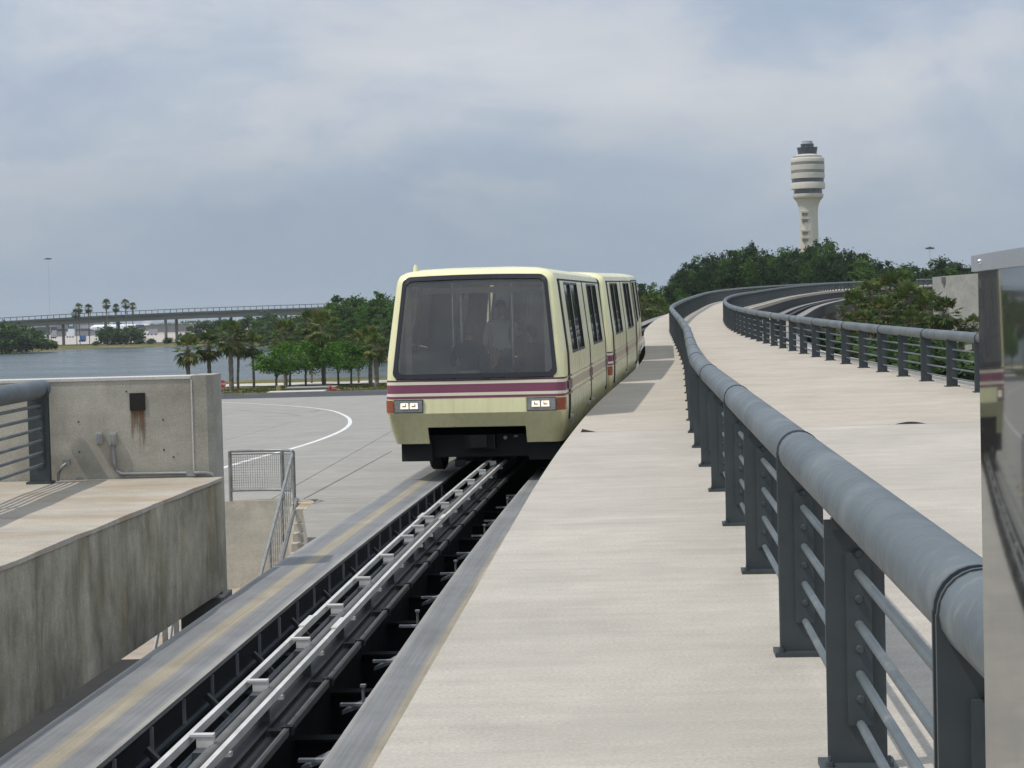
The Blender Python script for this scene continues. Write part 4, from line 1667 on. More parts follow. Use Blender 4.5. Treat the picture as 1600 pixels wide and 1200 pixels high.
def make_car():
    car = thing('train_car', '', 'train car')

    def add(mb, name, mats, parent=car, smooth=False):
        return link(name, mb.mesh(name, mats, smooth), parent, None, 0, False)

    body = add(shell(0.0, list(ZW), True), 'body', MATS['cream_paint'], smooth=32)
    add(shell(0.05, [0.07, 0.32, 0.6, 0.95, 2.08, 2.17, 2.245, 2.3], True, False), 'interior_lining', MATS['interior_grey'], smooth=32)
    add(MB().box((0, CAR_L / 2, 0.0), (2.6, CAR_L - 0.5, 0.05)), 'floor', MATS['interior_floor'])
    mb = MB()
    mb.box((0, CAR_L / 2, 2.13), (0.5, CAR_L - 2.0, 0.06))
    mb.box((0, 1.05, 2.0), (1.9, 0.08, 0.1))
    add(mb, 'ceiling_panel', MATS['interior_light'])
    # front and rear windows
    for rear in (False, True):
        lo, li = wloop(0.0, 0.0, 0.085, 0.065, 0), wloop(0.055, 0.045, 0.075, 0.06, 0)
        flip = (lambda p: (-p[0], CAR_L - p[1], p[2])) if rear else (lambda p: p)
        mb = MB()
        n = len(lo)
        a = [mb.vert(flip(wpt(*p, 0.012))) for p in lo]
        b = [mb.vert(flip(wpt(*p, 0.012))) for p in li]
        c = [mb.vert(flip(wpt(*p, -0.03))) for p in lo]
        d = [mb.vert(flip(wpt(*p, -0.03))) for p in li]
        for j in range(n):
            k = (j + 1) % n
            mb.face((a[j], a[k], b[k], b[j])).face((a[k], a[j], c[j], c[k])).face((b[j], b[k], d[k], d[j]))
        fr = add(mb, 'window_frame' if rear else 'windshield_frame', MATS['black_gasket'])
        mb = MB()
        nu, nv = 10, 8
        g = [[mb.vert(flip(wpt(-0.97 + 1.94 * i / nu, 0.025 + 0.95 * j / nv, -0.008))) for i in range(nu + 1)] for j in range(nv + 1)]
        for j in range(nv):
            for i in range(nu):
                mb.face((g[j][i], g[j][i + 1], g[j + 1][i + 1], g[j + 1][i]))
        add(mb, 'rear_window' if rear else 'windshield', MATS['side_glass' if rear else 'windshield'], smooth=True)
        # stripes round the nose
        for nm, z0, z1, mt in (('purple_line', 0.572, 0.598, 'purple_dark'), ('cream_stripe', 0.523, 0.57, 'cream_band'), ('purple_stripe', 0.39, 0.521, 'purple'), ('cream_stripe', 0.343, 0.388, 'cream_band'), ('purple_line', 0.305, 0.341, 'purple')):
            mb = MB()
            nose_band(mb, z0, z1, 0.004, 0, 0.5, rear)
            add(mb, nm, MATS[mt])
    # headlights
    for s in (-1, 1):
        mb = MB()
        x0, x1, z0, z1 = 0.82, 1.285, 0.085, 0.292
        y0 = fy(0.2)
        mb.box((s * (x0 + x1) / 2, y0 - 0.0, (z0 + z1) / 2), (x1 - x0, 0.05, z1 - z0))
        hl = add(mb, 'headlight', MATS['black_gasket'])
        mb = MB()
        mb.box((s * (x0 + x1) / 2, y0 - 0.024, (z0 + z1) / 2), (x1 - x0 - 0.02, 0.012, z1 - z0 - 0.022))
        add(mb, 'reflector', MATS['lamp_housing'], hl)
        for xx in (0.965, 1.115):
            mb = MB()
            mb.box((s * xx, y0 - 0.03, 0.195), (0.128, 0.02, 0.09), 0, 0, 0.92)
            add(mb, 'lens', MATS['lamp_lit'], hl)
            mb = MB()
            mb.box((s * (xx + 0.01), y0 - 0.043, 0.19), (0.05, 0.006, 0.02))
            mb.box((s * (xx - 0.02), y0 - 0.043, 0.205), (0.015, 0.006, 0.05))
            add(mb, 'bulb_shield', MATS['lamp_housing'], hl)
        mb = MB()
        for z in (0.092, 0.285):
            w, f, r = hw(z), fy(z), RC
            row = [(s * (w - r + 0.04), f - 0.012)]
            for k in range(1, 6):
                q = -math.pi / 2 + 0.24 + k * (math.pi / 2 - 0.24) / 5
                row.append((s * (w - r + (r + 0.014) * math.cos(q)), f + r + (r + 0.014) * math.sin(q)))
            for p in row:
                mb.vert((*p, z))
        for k in range(5):
            q = (k, k + 1, 7 + k, 6 + k)
            mb.face(q if s > 0 else q[::-1])
        add(mb, 'turn_signal', MATS['amber'], hl)
    # doors, windows and grooves on both flanks
    zs_full = [-0.02, 0.07, 0.32, 0.6, 0.95, 2.08, 2.12]
    for s in (-1, 1):
        for (y0, y1), wins in (((1.02, 5.73), WIN[:2]), ((5.97, 10.48), WIN[2:])):
            mb = MB()
            cuts = [y0, wins[0][0], wins[0][1], wins[1][0], wins[1][1], y1]
            for k in range(5):
                if k in (1, 3):
                    strip(mb, s, cuts[k], cuts[k + 1], [-0.02, 0.07, 0.32, 0.6, 0.95], 0.014, 0.03)
                    strip(mb, s, cuts[k], cuts[k + 1], [2.08, 2.12], 0.014, 0.03)
                else:
                    strip(mb, s, cuts[k], cuts[k + 1], zs_full, 0.014, 0.03)
            door = add(mb, 'door', MATS['cream_paint'])
            for a, b in wins:
                mb = MB()
                strip(mb, s, a, b, [0.95, 1.5, 2.08], -0.012)
                add(mb, 'pane', MATS['side_glass'], door)
                mb = MB()
                for ya, yb in ((a - 0.03, a + 0.02), (b - 0.02, b + 0.03)):
                    strip(mb, s, ya, yb, [0.93, 1.5, 2.09], 0.018, 0.03)
                strip(mb, s, a, b, [0.925, 0.965], 0.018, 0.03)
                strip(mb, s, a, b, [2.065, 2.1], 0.018, 0.03)
                add(mb, 'gasket', MATS['black_gasket'], door)
            mb = MB()
            ym = (wins[0][1] + wins[1][0]) / 2
            strip(mb, s, ym - 0.008, ym + 0.008, [-0.02, 0.32, 0.6, 0.94], 0.0165)
            add(mb, 'seam', MATS['black_gasket'], door)
            # striped band on the door
            for nm, z0, z1, mt in (('purple_line', 0.572, 0.595, 'purple_faded'), ('purple_stripe', 0.39, 0.52, 'purple_faded'), ('purple_line', 0.31, 0.34, 'purple_faded')):
                mb = MB()
                strip(mb, s, y0 + 0.3, y1 - 0.3, [z0, z1], 0.0175)
                add(mb, nm, MATS[mt], door)
        for yc in (0.9, 5.85, 10.6):
            mb = MB()
            strip(mb, s, yc - 0.11, yc + 0.11, [-0.1, 0.07, 0.32, 0.6, 0.95, 2.08, 2.14], 0.017, 0.03)
            add(mb, 'door_groove', MATS['under_black'])
            for nm, z0, z1 in (('purple_line', 0.572, 0.6), ('purple_stripe', 0.375, 0.53), ('purple_line', 0.3, 0.335)):
                mb = MB()
                strip(mb, s, yc - 0.38, yc + 0.38, [z0, z1], 0.0225)
                add(mb, nm, MATS['purple_dark'])
        mb = MB()
        strip(mb, s, 0.85, 10.65, [2.12, 2.15], 0.02, 0.03)
        add(mb, 'door_track', MATS['under_black'])
        mb = MB()
        for yc in (1.2, 5.3, 6.3):
            mb.box((s * 1.43, yc, -0.09), (0.05, 0.25, 0.05))
        add(mb, 'step_bracket', MATS['interior_light'])
    # underframe and running gear
    mb = MB()
    mb.box((0, CAR_L / 2, -0.5), (2.3, CAR_L - 1.4, 0.36))
    mb.box((0, CAR_L / 2, -0.72), (1.0, CAR_L - 2.6, 0.16))
    add(mb, 'underframe', MATS['under_black'])
    for s in (-1, 1):
        mb = MB()
        mb.box((s * 1.03, 0.62, -0.56), (0.5, 0.08, 0.34))
        add(mb, 'skirt_plate', MATS['under_black'])
        for yc in (2.1, CAR_L - 2.1):
            mb = MB()
            pr = [(0.30, -0.12), (0.42, -0.12), (0.45, -0.09), (0.455, 0.09), (0.42, 0.12), (0.30, 0.12)]
            n = 24
            for r, o in pr:
                for j in range(n):
                    q = 2 * math.pi * j / n
                    mb.v.append((s * 0.9 + o, yc + r * math.cos(q), -0.545 + r * math.sin(q)))
            for k in range(len(pr) - 1):
                for j in range(n):
                    mb.face((k * n + j, k * n + (j + 1) % n, (k + 1) * n + (j + 1) % n, (k + 1) * n + j))
            wh = add(mb, 'wheel', MATS['black_rubber'], smooth=40)
            mb = MB()
            mb.tube([(s * 0.9 - 0.1, yc, -0.545), (s * 0.9 + 0.1, yc, -0.545)], 0.30, 18)
            add(mb, 'rim', MATS['steel_dark'], wh)
    mb = MB()
    mb.box((0, 0.62, -0.42), (0.5, 0.3, 0.22))
    mb.tube([(0, 0.6, -0.4), (0, 0.36, -0.4)], 0.09, 12)
    mb.box((0, 0.34, -0.4), (0.28, 0.06, 0.2))
    mb.box((-0.35, 0.7, -0.78), (0.16, 0.1, 0.12))
    cp = add(mb, 'coupler', MATS['under_black'])
    mb = MB()
    mb.tube([(0.42, 0.46, -0.36), (0.42, 0.42, -0.36)], 0.03, 8)
    mb.tube([(0.56, 0.46, -0.34), (0.62, 0.44, -0.34)], 0.018, 8)
    add(mb, 'hose_fitting', MATS['galvanised'], cp)
    mb = MB()
    mb.lathe([(0.04, 2.3), (0.036, 2.385), (0.015, 2.43)], (-1.0, 0.75), 10)
    add(mb, 'antenna', MATS['cream_paint'], smooth=50)
    # interior fittings
    for x, y in ((-0.55, 1.7), (0.42, 1.9), (-0.75, 4.2), (0.75, 4.2), (-0.6, 7.2), (0.6, 7.2)):
        add(MB().tube([(x, y, 0.02), (x, y, 2.12)], 0.022, 8), 'grab_pole', MATS['chrome'], smooth=60)
    mb = MB()
    mb.box((0, 0.62, 0.24), (2.2, 0.55, 0.46))
    mb.box((0, CAR_L - 0.62, 0.24), (2.2, 0.55, 0.46))
    add(mb, 'bench', MATS['interior_floor'])
    mb = MB()
    for x in (-1.12, 1.12):
        mb.box((x, 0.62, 1.3), (0.1, 0.06, 1.5))
    add(mb, 'corner_trim', MATS['interior_grey'])
    return car


def place_car(car, Y0, label):
    a, _ = frame(XE, Y0 + 1.7, -1.69 if Y0 < 35 else -1.6)
    b, _ = frame(XE, Y0 + 9.6, -1.64 if Y0 < 35 else -1.56)
    h = math.atan2(b.x - a.x, b.y - a.y)
    d = Vector((math.sin(h), math.cos(h), 0))
    p = a - d * 1.7
    car.location = (p.x, p.y, (a.z + b.z) / 2)
    car.rotation_euler = (math.atan2(b.z - a.z, 7.9), 0, -h)
    tag(car, label, 'train car', 'cars of the cream people mover')
    e = p + d * CAR_L
    return e.y


car1 = make_car()
ye = place_car(car1, 29.95, 'leading cream train car with windshield, purple stripes and lit headlights')
car2 = copy_tree(car1)
ye = place_car(car2, ye + 0.28, 'second cream train car, coupled right behind the leading one')
car3 = copy_tree(car1)
place_car(car3, ye + 0.28, 'hindmost visible cream train car, mostly hidden by the second')


# ------------------------------------------------------------------ passengers behind the windshield
def person(name, label, J, bones, top_mat, leg_mat, waist, loc, rz, skin_above, sleeve, back=-1):
    me = bpy.data.meshes.new(name)
    keys = list(J)
    me.from_pydata([J[k][0] for k in keys], [(keys.index(a), keys.index(b)) for a, b in bones], [])
    o = bpy.data.objects.new(name, me)
    COL.objects.link(o)
    sk = o.modifiers.new('skin', 'SKIN')
    sk.use_smooth_shade = True
    for k, v in zip(keys, me.skin_vertices[0].data):
        r = J[k][1]
        v.radius = (r, r) if isinstance(r, (int, float)) else r
    me.skin_vertices[0].data[keys.index('pelvis')].use_root = True
    ss = o.modifiers.new('sub', 'SUBSURF')
    ss.levels = ss.render_levels = 2
    dg = bpy.context.evaluated_depsgraph_get()
    nm = bpy.data.meshes.new_from_object(o.evaluated_get(dg))
    bpy.data.objects.remove(o)
    for t_ in (top_mat, leg_mat, 'skin'):
        nm.materials.append(MATS[t_])
    hands = [Vector(J[k][0]) for k in ('hand_l', 'hand_r')]
    elb = [Vector(J[k][0]) for k in ('elbow_l', 'elbow_r')]
    knees = [Vector(J[k][0]) for k in ('knee_l', 'knee_r')]
    for p in nm.polygons:
        c = p.center
        mi = 0
        if c.z > skin_above:
            mi = 2
        elif min((c - h_).length for h_ in hands) < sleeve:
            mi = 2
        elif c.z < waist or min((c - k_).length for k_ in knees) < 0.2:
            mi = 1
        p.material_index = mi
        p.use_smooth = True
    nm.name = name
    o = link(name, nm, None, loc, rz)
    tag(o, label, 'person')
    hd = Vector(J['head'][0])
    mb = MB()
    n, rings_ = 12, []
    for k in range(6):
        row = []
        for j in range(n):
            a_ = 2 * math.pi * j / n
            drop = 25 if math.sin(a_) * back > 0.1 else 14
            q = math.radians(90 - drop * k)
            row.append(mb.vert((hd.x + 0.098 * math.cos(q) * math.cos(a_), hd.y + back * 0.02 + 0.118 * math.cos(q) * math.sin(a_), hd.z + 0.02 + 0.13 * math.sin(q))))
        rings_.append(row)
    for k in range(5):
        for j in range(n):
            mb.face((rings_[k][j], rings_[k + 1][j], rings_[k + 1][(j + 1) % n], rings_[k][(j + 1) % n]))
    link('hair', mb.mesh('hair', MATS['hair'], True), o, None, 0, False)
    return o


def seated():
    return {
        'pelvis': ((0, 0, 0.58), 0.145), 'belly': ((0, -0.03, 0.76), 0.14), 'chest': ((0, -0.02, 0.96), (0.17, 0.14)), 'neck': ((0, 0.0, 1.14), 0.058), 'chin': ((0, 0.03, 1.2), 0.075), 'head': ((0, 0.03, 1.31), (0.085, 0.1)), 'crown': ((0, 0.02, 1.38), 0.065),
        'hip_l': ((-0.11, 0.04, 0.56), 0.1), 'knee_l': ((-0.16, 0.46, 0.56), 0.07), 'ankle_l': ((-0.15, 0.48, 0.12), 0.045), 'toe_l': ((-0.16, 0.62, 0.06), 0.04),
        'hip_r': ((0.11, 0.04, 0.56), 0.1), 'knee_r': ((0.16, 0.46, 0.56), 0.07), 'ankle_r': ((0.15, 0.48, 0.12), 0.045), 'toe_r': ((0.16, 0.62, 0.06), 0.04),
        'shoulder_l': ((-0.2, -0.01, 1.05), 0.07), 'elbow_l': ((-0.3, 0.08, 0.8), 0.048), 'wrist_l': ((-0.2, 0.3, 0.68), 0.033), 'hand_l': ((-0.16, 0.38, 0.66), 0.035),
        'shoulder_r': ((0.2, -0.01, 1.05), 0.07), 'elbow_r': ((0.3, 0.08, 0.8), 0.048), 'wrist_r': ((0.2, 0.3, 0.68), 0.033), 'hand_r': ((0.16, 0.38, 0.66), 0.035)}


def standing():
    return {
        'pelvis': ((0, 0, 0.95), 0.145), 'belly': ((0, 0.0, 1.12), 0.135), 'chest': ((0, 0, 1.32), (0.17, 0.135)), 'neck': ((0, 0.0, 1.5), 0.056), 'chin': ((0, -0.02, 1.56), 0.072), 'head': ((0, -0.02, 1.66), (0.085, 0.1)), 'crown': ((0, -0.01, 1.73), 0.065),
        'hip_l': ((-0.11, 0, 0.9), 0.1), 'knee_l': ((-0.12, -0.02, 0.5), 0.065), 'ankle_l': ((-0.12, 0.0, 0.1), 0.045), 'toe_l': ((-0.13, -0.14, 0.05), 0.04),
        'hip_r': ((0.11, 0, 0.9), 0.1), 'knee_r': ((0.12, -0.02, 0.5), 0.065), 'ankle_r': ((0.12, 0.0, 0.1), 0.045), 'toe_r': ((0.13, -0.14, 0.05), 0.04),
        'shoulder_l': ((-0.2, 0, 1.42), 0.07), 'elbow_l': ((-0.27, 0.02, 1.14), 0.048), 'wrist_l': ((-0.25, -0.1, 0.92), 0.033), 'hand_l': ((-0.24, -0.14, 0.84), 0.036),
        'shoulder_r': ((0.2, 0, 1.42), 0.07), 'elbow_r': ((0.3, -0.04, 1.2), 0.048), 'wrist_r': ((0.34, -0.2, 1.4), 0.033), 'hand_r': ((0.35, -0.24, 1.48), 0.036)}


BONES = [('pelvis', 'belly'), ('belly', 'chest'), ('chest', 'neck'), ('neck', 'chin'), ('chin', 'head'), ('head', 'crown')]
for q in 'lr':
    BONES += [('pelvis', 'hip_' + q), ('hip_' + q, 'knee_' + q), ('knee_' + q, 'ankle_' + q), ('ankle_' + q, 'toe_' + q), ('chest', 'shoulder_' + q), ('shoulder_' + q, 'elbow_' + q), ('elbow_' + q, 'wrist_' + q), ('wrist_' + q, 'hand_' + q)]
CM = Matrix.Translation(car1.location) @ car1.rotation_euler.to_matrix().to_4x4()


def in_car(x, y, z=0.0):
    return CM @ Vector((x, y, z))


ch = car1.rotation_euler.z
person('person', 'person in a dark shirt and pale shorts sitting with their back to the windshield', seated(), BONES, 'shirt_dark', 'shorts', 0.68, in_car(-0.15, 0.68, 0.03), ch, 1.17, 0.3)
person('person', 'standing person in a pale shirt inside the train behind the seated one', standing(), BONES, 'shirt_pale', 'shirt_dark', 0.98, in_car(0.18, 2.3, 0.03), ch, 1.52, 0.22, 1)
person('person', 'person in a dark red shirt seated at the right inside the train', seated(), BONES, 'shirt_maroon', 'shirt_dark', 0.68, in_car(0.78, 1.5, -0.05), ch + 0.9, 1.17, 0.25)

# ------------------------------------------------------------------ vegetation
def quads_mesh(name, C, U, V, mat):
    """leaf quads: centres C, half axes U and V (n x 3)"""
    n = len(C)
    v = np.empty((n, 4, 3))
    v[:, 0], v[:, 1], v[:, 2], v[:, 3] = C - U, C - V * 0.6, C + U, C + V
    m = bpy.data.meshes.new(name)
    m.vertices.add(4 * n)
    m.vertices.foreach_set('co', v.reshape(-1))
    m.loops.add(4 * n)
    m.loops.foreach_set('vertex_index', np.arange(4 * n))
    m.polygons.add(n)
    m.polygons.foreach_set('loop_start', np.arange(n) * 4)
    m.polygons.foreach_set('loop_total', np.full(n, 4))
    m.materials.append(mat)
    m.update(calc_edges=True)
    m.validate()
    return m


def rand_dirs(n):
    d = rng.normal(size=(n, 3))
    return d / np.linalg.norm(d, axis=1)[:, None]


def crown_mesh(name, h0, h1, rx, nclump, nleaf, leaf, mat, top_heavy=0.5, clump=0.3):
    """uneven crown between heights h0 and h1 made of leaf clumps"""
    cz, hz = (h0 + h1) / 2, (h1 - h0) / 2
    C, W = [], []
    for k in range(nclump):
        d = rand_dirs(1)[0]
        rad = rng.uniform(0.35, 0.95) ** 0.6
        p = np.array([d[0] * rx * rad, d[1] * rx * rad, cz + d[2] * hz * rad])
        # narrower towards the top, lumpy
        f = 1 - 0.35 * max(0, (p[2] - cz) / hz)
        p[:2] *= f * rng.uniform(0.75, 1.18)
        r = rx * clump * rng.uniform(0.6, 1.25)
        m = int(nleaf * rng.uniform(0.6, 1.3))
        q = rng.normal(size=(m, 3)) * np.array([r, r, r * 0.62]) * 0.52
        C.append(p + q)
        W.append(np.full(m, rng.uniform(0.8, 1.2)))
    C, W = np.concatenate(C), np.concatenate(W)
    n = len(C)
    U = rand_dirs(n)
    T_ = rand_dirs(n)
    N = np.cross(U, T_)
    N /= np.linalg.norm(N, axis=1)[:, None] + 1e-9
    U[:, 2] *= 0.6
    s = leaf * rng.uniform(0.55, 1.25, n) * W
    return quads_mesh(name, C, U * s[:, None], N * s[:, None] * 0.8, mat)


def trunk_mesh(name, h, r, limbs, spread, mat, fork=0.45):
    mb = MB()
    lean = rng.uniform(-0.04, 0.04, 2) * h
    mb.tube([(0, 0, -0.3), (lean[0] * 0.3, lean[1] * 0.3, h * fork * 0.6), (lean[0], lean[1], h * fork), (lean[0] * 1.5, lean[1] * 1.5, h * 0.85)], [r * 1.25, r, r * 0.8, r * 0.2], 7)
    for k in range(limbs):
        q = 2 * math.pi * (k + rng.uniform(-0.3, 0.3)) / limbs
        z0 = h * (fork * rng.uniform(0.7, 1.2))
        e = (lean[0] + spread * math.cos(q), lean[1] + spread * math.sin(q), h * rng.uniform(0.62, 0.85))
        mb.tube([(lean[0] * 0.8, lean[1] * 0.8, z0), (lean[0] + e[0] * 0.4, lean[1] + e[1] * 0.4, (z0 + e[2]) / 2 + 0.1), e], [r * 0.55, r * 0.4, r * 0.12], 5)
    return mb.mesh(name, mat, 60)


def palm_crown(name, R, fronds, mat, seglen=9):
    """fan palm crown, centre at origin"""
    mb = MB()
    for k in range(fronds):
        az = 2 * math.pi * (k * 0.381966 + rng.uniform(-0.04, 0.04))
        el = math.radians(82 - 150 * ((k + 0.5) / fronds) ** 0.9 + rng.uniform(-8, 8))
        d = Vector((math.cos(az) * math.cos(el), math.sin(az) * math.cos(el), math.sin(el)))
        L = R * rng.uniform(0.5, 0.62)
        hub = d * L + Vector((0, 0, -0.1 * L * (1 - abs(d.z))))
        up = Vector((0, 0, 1)) if abs(d.z) < 0.95 else Vector((1, 0, 0))
        s = d.cross(up).normalized()
        n = s.cross(d).normalized()
        w = 0.018 * R
        mb.quad(s * -w, s * w, hub + s * w * 0.7, hub - s * w * 0.7)
        fl = R * rng.uniform(0.42, 0.56)
        for j in range(seglen):
            a = math.radians(-105 + 210 * j / (seglen - 1) + rng.uniform(-5, 5))
            ld = d * math.cos(a) + s * math.sin(a)
            l = fl * (1 - 0.25 * abs(math.sin(a))) * rng.uniform(0.85, 1.1)
            tip = hub + ld * l + n * (0.05 * l) - Vector((0, 0, 0.17 * l * (1.0 + 0.4 * abs(math.sin(a)))))
            midp = hub + ld * l * 0.55 + n * (0.04 * l)
            sw = (ld.cross(n)).normalized() * (0.095 * fl)
            i = len(mb.v)
            mb.v += [tuple(hub), tuple(midp + sw), tuple(tip), tuple(midp - sw)]
            mb.face((i, i + 1, i + 2, i + 3))
    return mb.mesh(name, mat)


def palm_trunk(name, h, r):
    mb = MB()
    n = 14
    pts = [(0.12 * math.sin(k * 0.5) * 0.6, 0, -0.3 + (h + 0.3) * k / n) for k in range(n + 1)]
    rad = [r * (1.15 if k == 0 else 1.0) * (1.0 + 0.09 * (-1) ** k) * (1.25 if k > n - 4 else 1.0) for k in range(n + 1)]
    mb.tube(pts, rad, 9)
    # old leaf bases under the crown
    for k in range(26):
        q = k * 2.4
        z = h * rng.uniform(0.72, 1.0)
        d = Vector((math.cos(q), math.sin(q), 0.8))
        mb.beam(Vector((0, 0, z)) + Vector((d.x, d.y, 0)) * r, Vector((0, 0, z)) + d * (r + rng.uniform(0.18, 0.4)), 0.09, 0.03)
    return mb.mesh(name, MATS['palm_bark'])


PC = [palm_crown('crown', 2.2, 34 + 3 * k, MATS['palm_leaf' if k % 2 else 'palm_leaf_dark'], 11) for k in range(5)]
PT = [palm_trunk('trunk', 6.0, r) for r in (0.26, 0.17, 0.3)]


def palm(x, yb, Y, yc, rpx, label, k, group=None, tk=0, zb=LAND_Z, cat='palm tree'):
    b, c = px(x, yb, Y), px(x, yc, Y)
    t = thing('palm_tree', label, cat, (b.x, Y, zb), rng.uniform(0, 6.28), group)
    h = c.z - zb
    tr = link('trunk', PT[tk % 3], t, None, 0, False)
    tr.scale = (1, 1, h / 6.0)
    cr_ = link('crown', PC[k % 5], t, (0, 0, h), 0, False)
    s = rpx * Y / 3000 / 2.0
    cr_.scale = (s, s, s * rng.uniform(0.9, 1.15))
    return t


for i, a in enumerate((
        (295, 606, 243, 546, 27, 'cabbage palm behind the parapet wall with a hanging dead frond, leftmost', 1, 0),
        (328, 606, 246, 541, 26, 'cabbage palm behind the parapet wall, second from the left', 2, 0),
        (362, 610, 240, 527, 31, 'tallest thick-trunked cabbage palm beside the stop sign', 0, 2),
        (373, 608, 248, 538, 23, 'slimmer cabbage palm right behind the thick-trunked one', 2, 1),
        (397, 608, 250, 540, 24, 'thin-trunked cabbage palm left of the small green trees', 1, 1),
        (447, 606, 256, 524, 27, 'tawny cabbage palm rising behind the leftmost small green tree', 3, 2),
        (507, 607, 252, 512, 31, 'largest brown-fringed cabbage palm above the small green trees', 3, 2),
        (487, 606, 262, 506, 22, 'cabbage palm half hidden behind the largest brown-fringed one', 4, 1),
        (561, 605, 258, 536, 24, 'rusty-leaved cabbage palm left of the paired palms', 1, 1),
        (580, 606, 247, 533, 27, 'left of the paired cabbage palms next to the train', 3, 0),
        (589, 608, 240, 543, 26, 'right of the paired cabbage palms next to the train', 1, 2))):
    x, yb, Y, yc, r, lab, k, tk = a
    palm(x, yb, Y, yc, r, lab, k, 'cabbage palms along the lakeside path', tk)

# small broad-leaved trees by the path
ST = [trunk_mesh('trunk', 5.0, 0.13, 4, 1.3, MATS['bark'], 0.4) for _ in range(3)]
SC = [crown_mesh('crown', 1.8, 5.7, 2.35, 44, 70, 0.15, MATS['leaf_bright'], clump=0.36) for _ in range(3)] + [crown_mesh('crown', 1.8, 5.7, 2.35, 44, 70, 0.15, MATS['leaf_mid'], clump=0.36)]
for i, (x, yb, Y, top, wpx, lab) in enumerate((
        (432, 609, 238, 543, 30, 'small bright green tree with forked stems, leftmost of its row'),
        (453, 608, 243, 535, 31, 'small green tree with a stout trunk behind the low slab'),
        (478, 605, 250, 534, 28, 'small green tree with one slender trunk above the low slab'),
        (505, 606, 254, 528, 26, 'small dark green tree hugging the big palm trunk'),
        (529, 605, 249, 533, 29, 'small bright green tree right of the hydrant'),
        (549, 609, 245, 534, 28, 'small green tree with twin stems, rightmost of its row'))):
    b, c = px(x, yb, Y), px(x, top, Y)
    t = thing('small_tree', lab, 'tree', (b.x, Y, LAND_Z), rng.uniform(0, 6.28), 'small trees along the lakeside path')
    s = (c.z - LAND_Z) / 5.6
    w = wpx * Y / 3000 / 2.2
    o = link('trunk', ST[i % 3], t, None, 0, False)
    o.scale = (w, w, s)
    o = link('crown', SC[i % 4], t, None, 0, False)
    o.scale = (w, w, s)

# palms right of the walkway, below the far guideway
for i, (x, Y, yc, r, lab) in enumerate((
        (1338, 204, 482, 30, 'bushy palm leftmost in the clump beyond the far railing'),
        (1362, 212, 462, 28, 'palm behind the leftmost palm of the clump beyond the far railing'),
        (1393, 214, 455, 27, 'tallest palm in the middle of the clump beyond the far railing'),
        (1380, 200, 490, 28, 'low palm with yellowing fronds in the middle of the clump'),
        (1421, 206, 470, 31, 'palm with a shaggy grey skirt in the clump beyond the far railing'),
        (1416, 216, 448, 24, 'palm crown reaching up to the far guideway railing'),
        (1452, 204, 484, 30, 'palm with brown fronds right of the shaggy one'),
        (1478, 198, 490, 26, 'dark palm in front of the pale concrete wall'),
        (1350, 197, 506, 24, 'low dark palm at the left foot of the clump'),
        (1428, 196, 508, 25, 'low palm at the middle foot of the clump'),
        (1503, 200, 512, 16, 'small dark palm at the foot of the pale wall'),
        (1523, 198, 508, 17, 'small palm beside the mirror panel at the foot of the pale wall'))):
    palm(x, 600, Y, yc, r * 1.1, lab, i, 'palms beyond the far railing', (i * 2) % 3)
for i, (x, Y, yc, r, lab) in enumerate((
        (1008, 232, 478, 20, 'brownish palm just above the rear end of the train'),
        (1030, 238, 482, 20, 'brownish palm between the train and the near railing'),
        (1046, 226, 492, 15, 'low palm where the near railing bends'))):
    palm(x, 560, Y, yc, r, lab, i + 1, 'palms left of the far bend', i % 3)

# woods
FT = [trunk_mesh('trunk', 18.0, 0.3, 5, 2.8, MATS['bark'], 0.5) for _ in range(3)]
FC = [crown_mesh('crown', 2.5, 18.5, 4.6, 150, 46, 0.3, MATS[mn], clump=0.22) for mn in ('leaf_dark', 'leaf_dark', 'leaf_mid', 'leaf_dark')]
FP_ = [crown_mesh('crown', 5.0, 19.0, 3.3, 55, 60, 0.34, MATS['leaf_dark'], clump=0.3)]


def tree(x, top, Y, wscale, label, group, k, crowns, base=LAND_Z, H=18.5, cat='tree', name='tree'):
    c = px(x, top, Y)
    t = thing(name, label, cat, (c.x, Y, base), rng.uniform(0, 6.28), group)
    s = (c.z - base) / H
    o = link('trunk', FT[k % 3], t, None, 0, False)
    o.scale = (s * wscale, s * wscale, s)
    o = link('crown', crowns[k % len(crowns)], t, None, 0, False)
    o.scale = (s * wscale, s * wscale, s)
    return t


outl = [(980, 442), (1005, 438), (1040, 446), (1056, 412), (1068, 400), (1100, 390), (1140, 383), (1172, 374), (1200, 382), (1240, 380), (1275, 372), (1290, 369), (1310, 380), (1345, 382), (1362, 398), (1385, 402), (1420, 408), (1452, 412), (1468, 398), (1482, 404), (1510, 406), (1550, 404), (1640, 404)]
ox, oy = zip(*outl)
k = 0
for Y, dtop, step in ((372, 26, 20), (392, 13, 17), (414, 2, 15)):
    x = 1052 if Y < 400 else 1000
    while x < 1640:
        top = float(np.interp(x, ox, oy)) + dtop + rng.uniform(-1, 9)
        tree(x, top, Y + rng.uniform(-6, 6), rng.uniform(0.62, 0.9) * (1.0 if x < 1340 else 1.3), 'tall dark green tree in the dense wood below the control tower', 'trees of the wood below the tower', k, FC + FP_)
        k += 1
        x += step * rng.uniform(0.75, 1.25) * (0.85 if x < 1340 else 0.75)
for x, top, Y, w in ((1172, 373, 425, 0.5), (1290, 367, 425, 0.62), (1471, 396, 420, 0.5), (1272, 370, 428, 0.55)):
    tree(x, top, Y, w, 'tree standing a little taller than the wood around it', 'taller trees of the wood', k, FP_)
    k += 1
for x in range(1060, 1560, 28):
    tree(x + rng.uniform(-8, 8), 452 + rng.uniform(-6, 10), 345 + rng.uniform(-5, 5), 1.0, 'lower tree at the front edge of the wood behind the far guideway', 'front edge of the wood', k, FC)
    k += 1
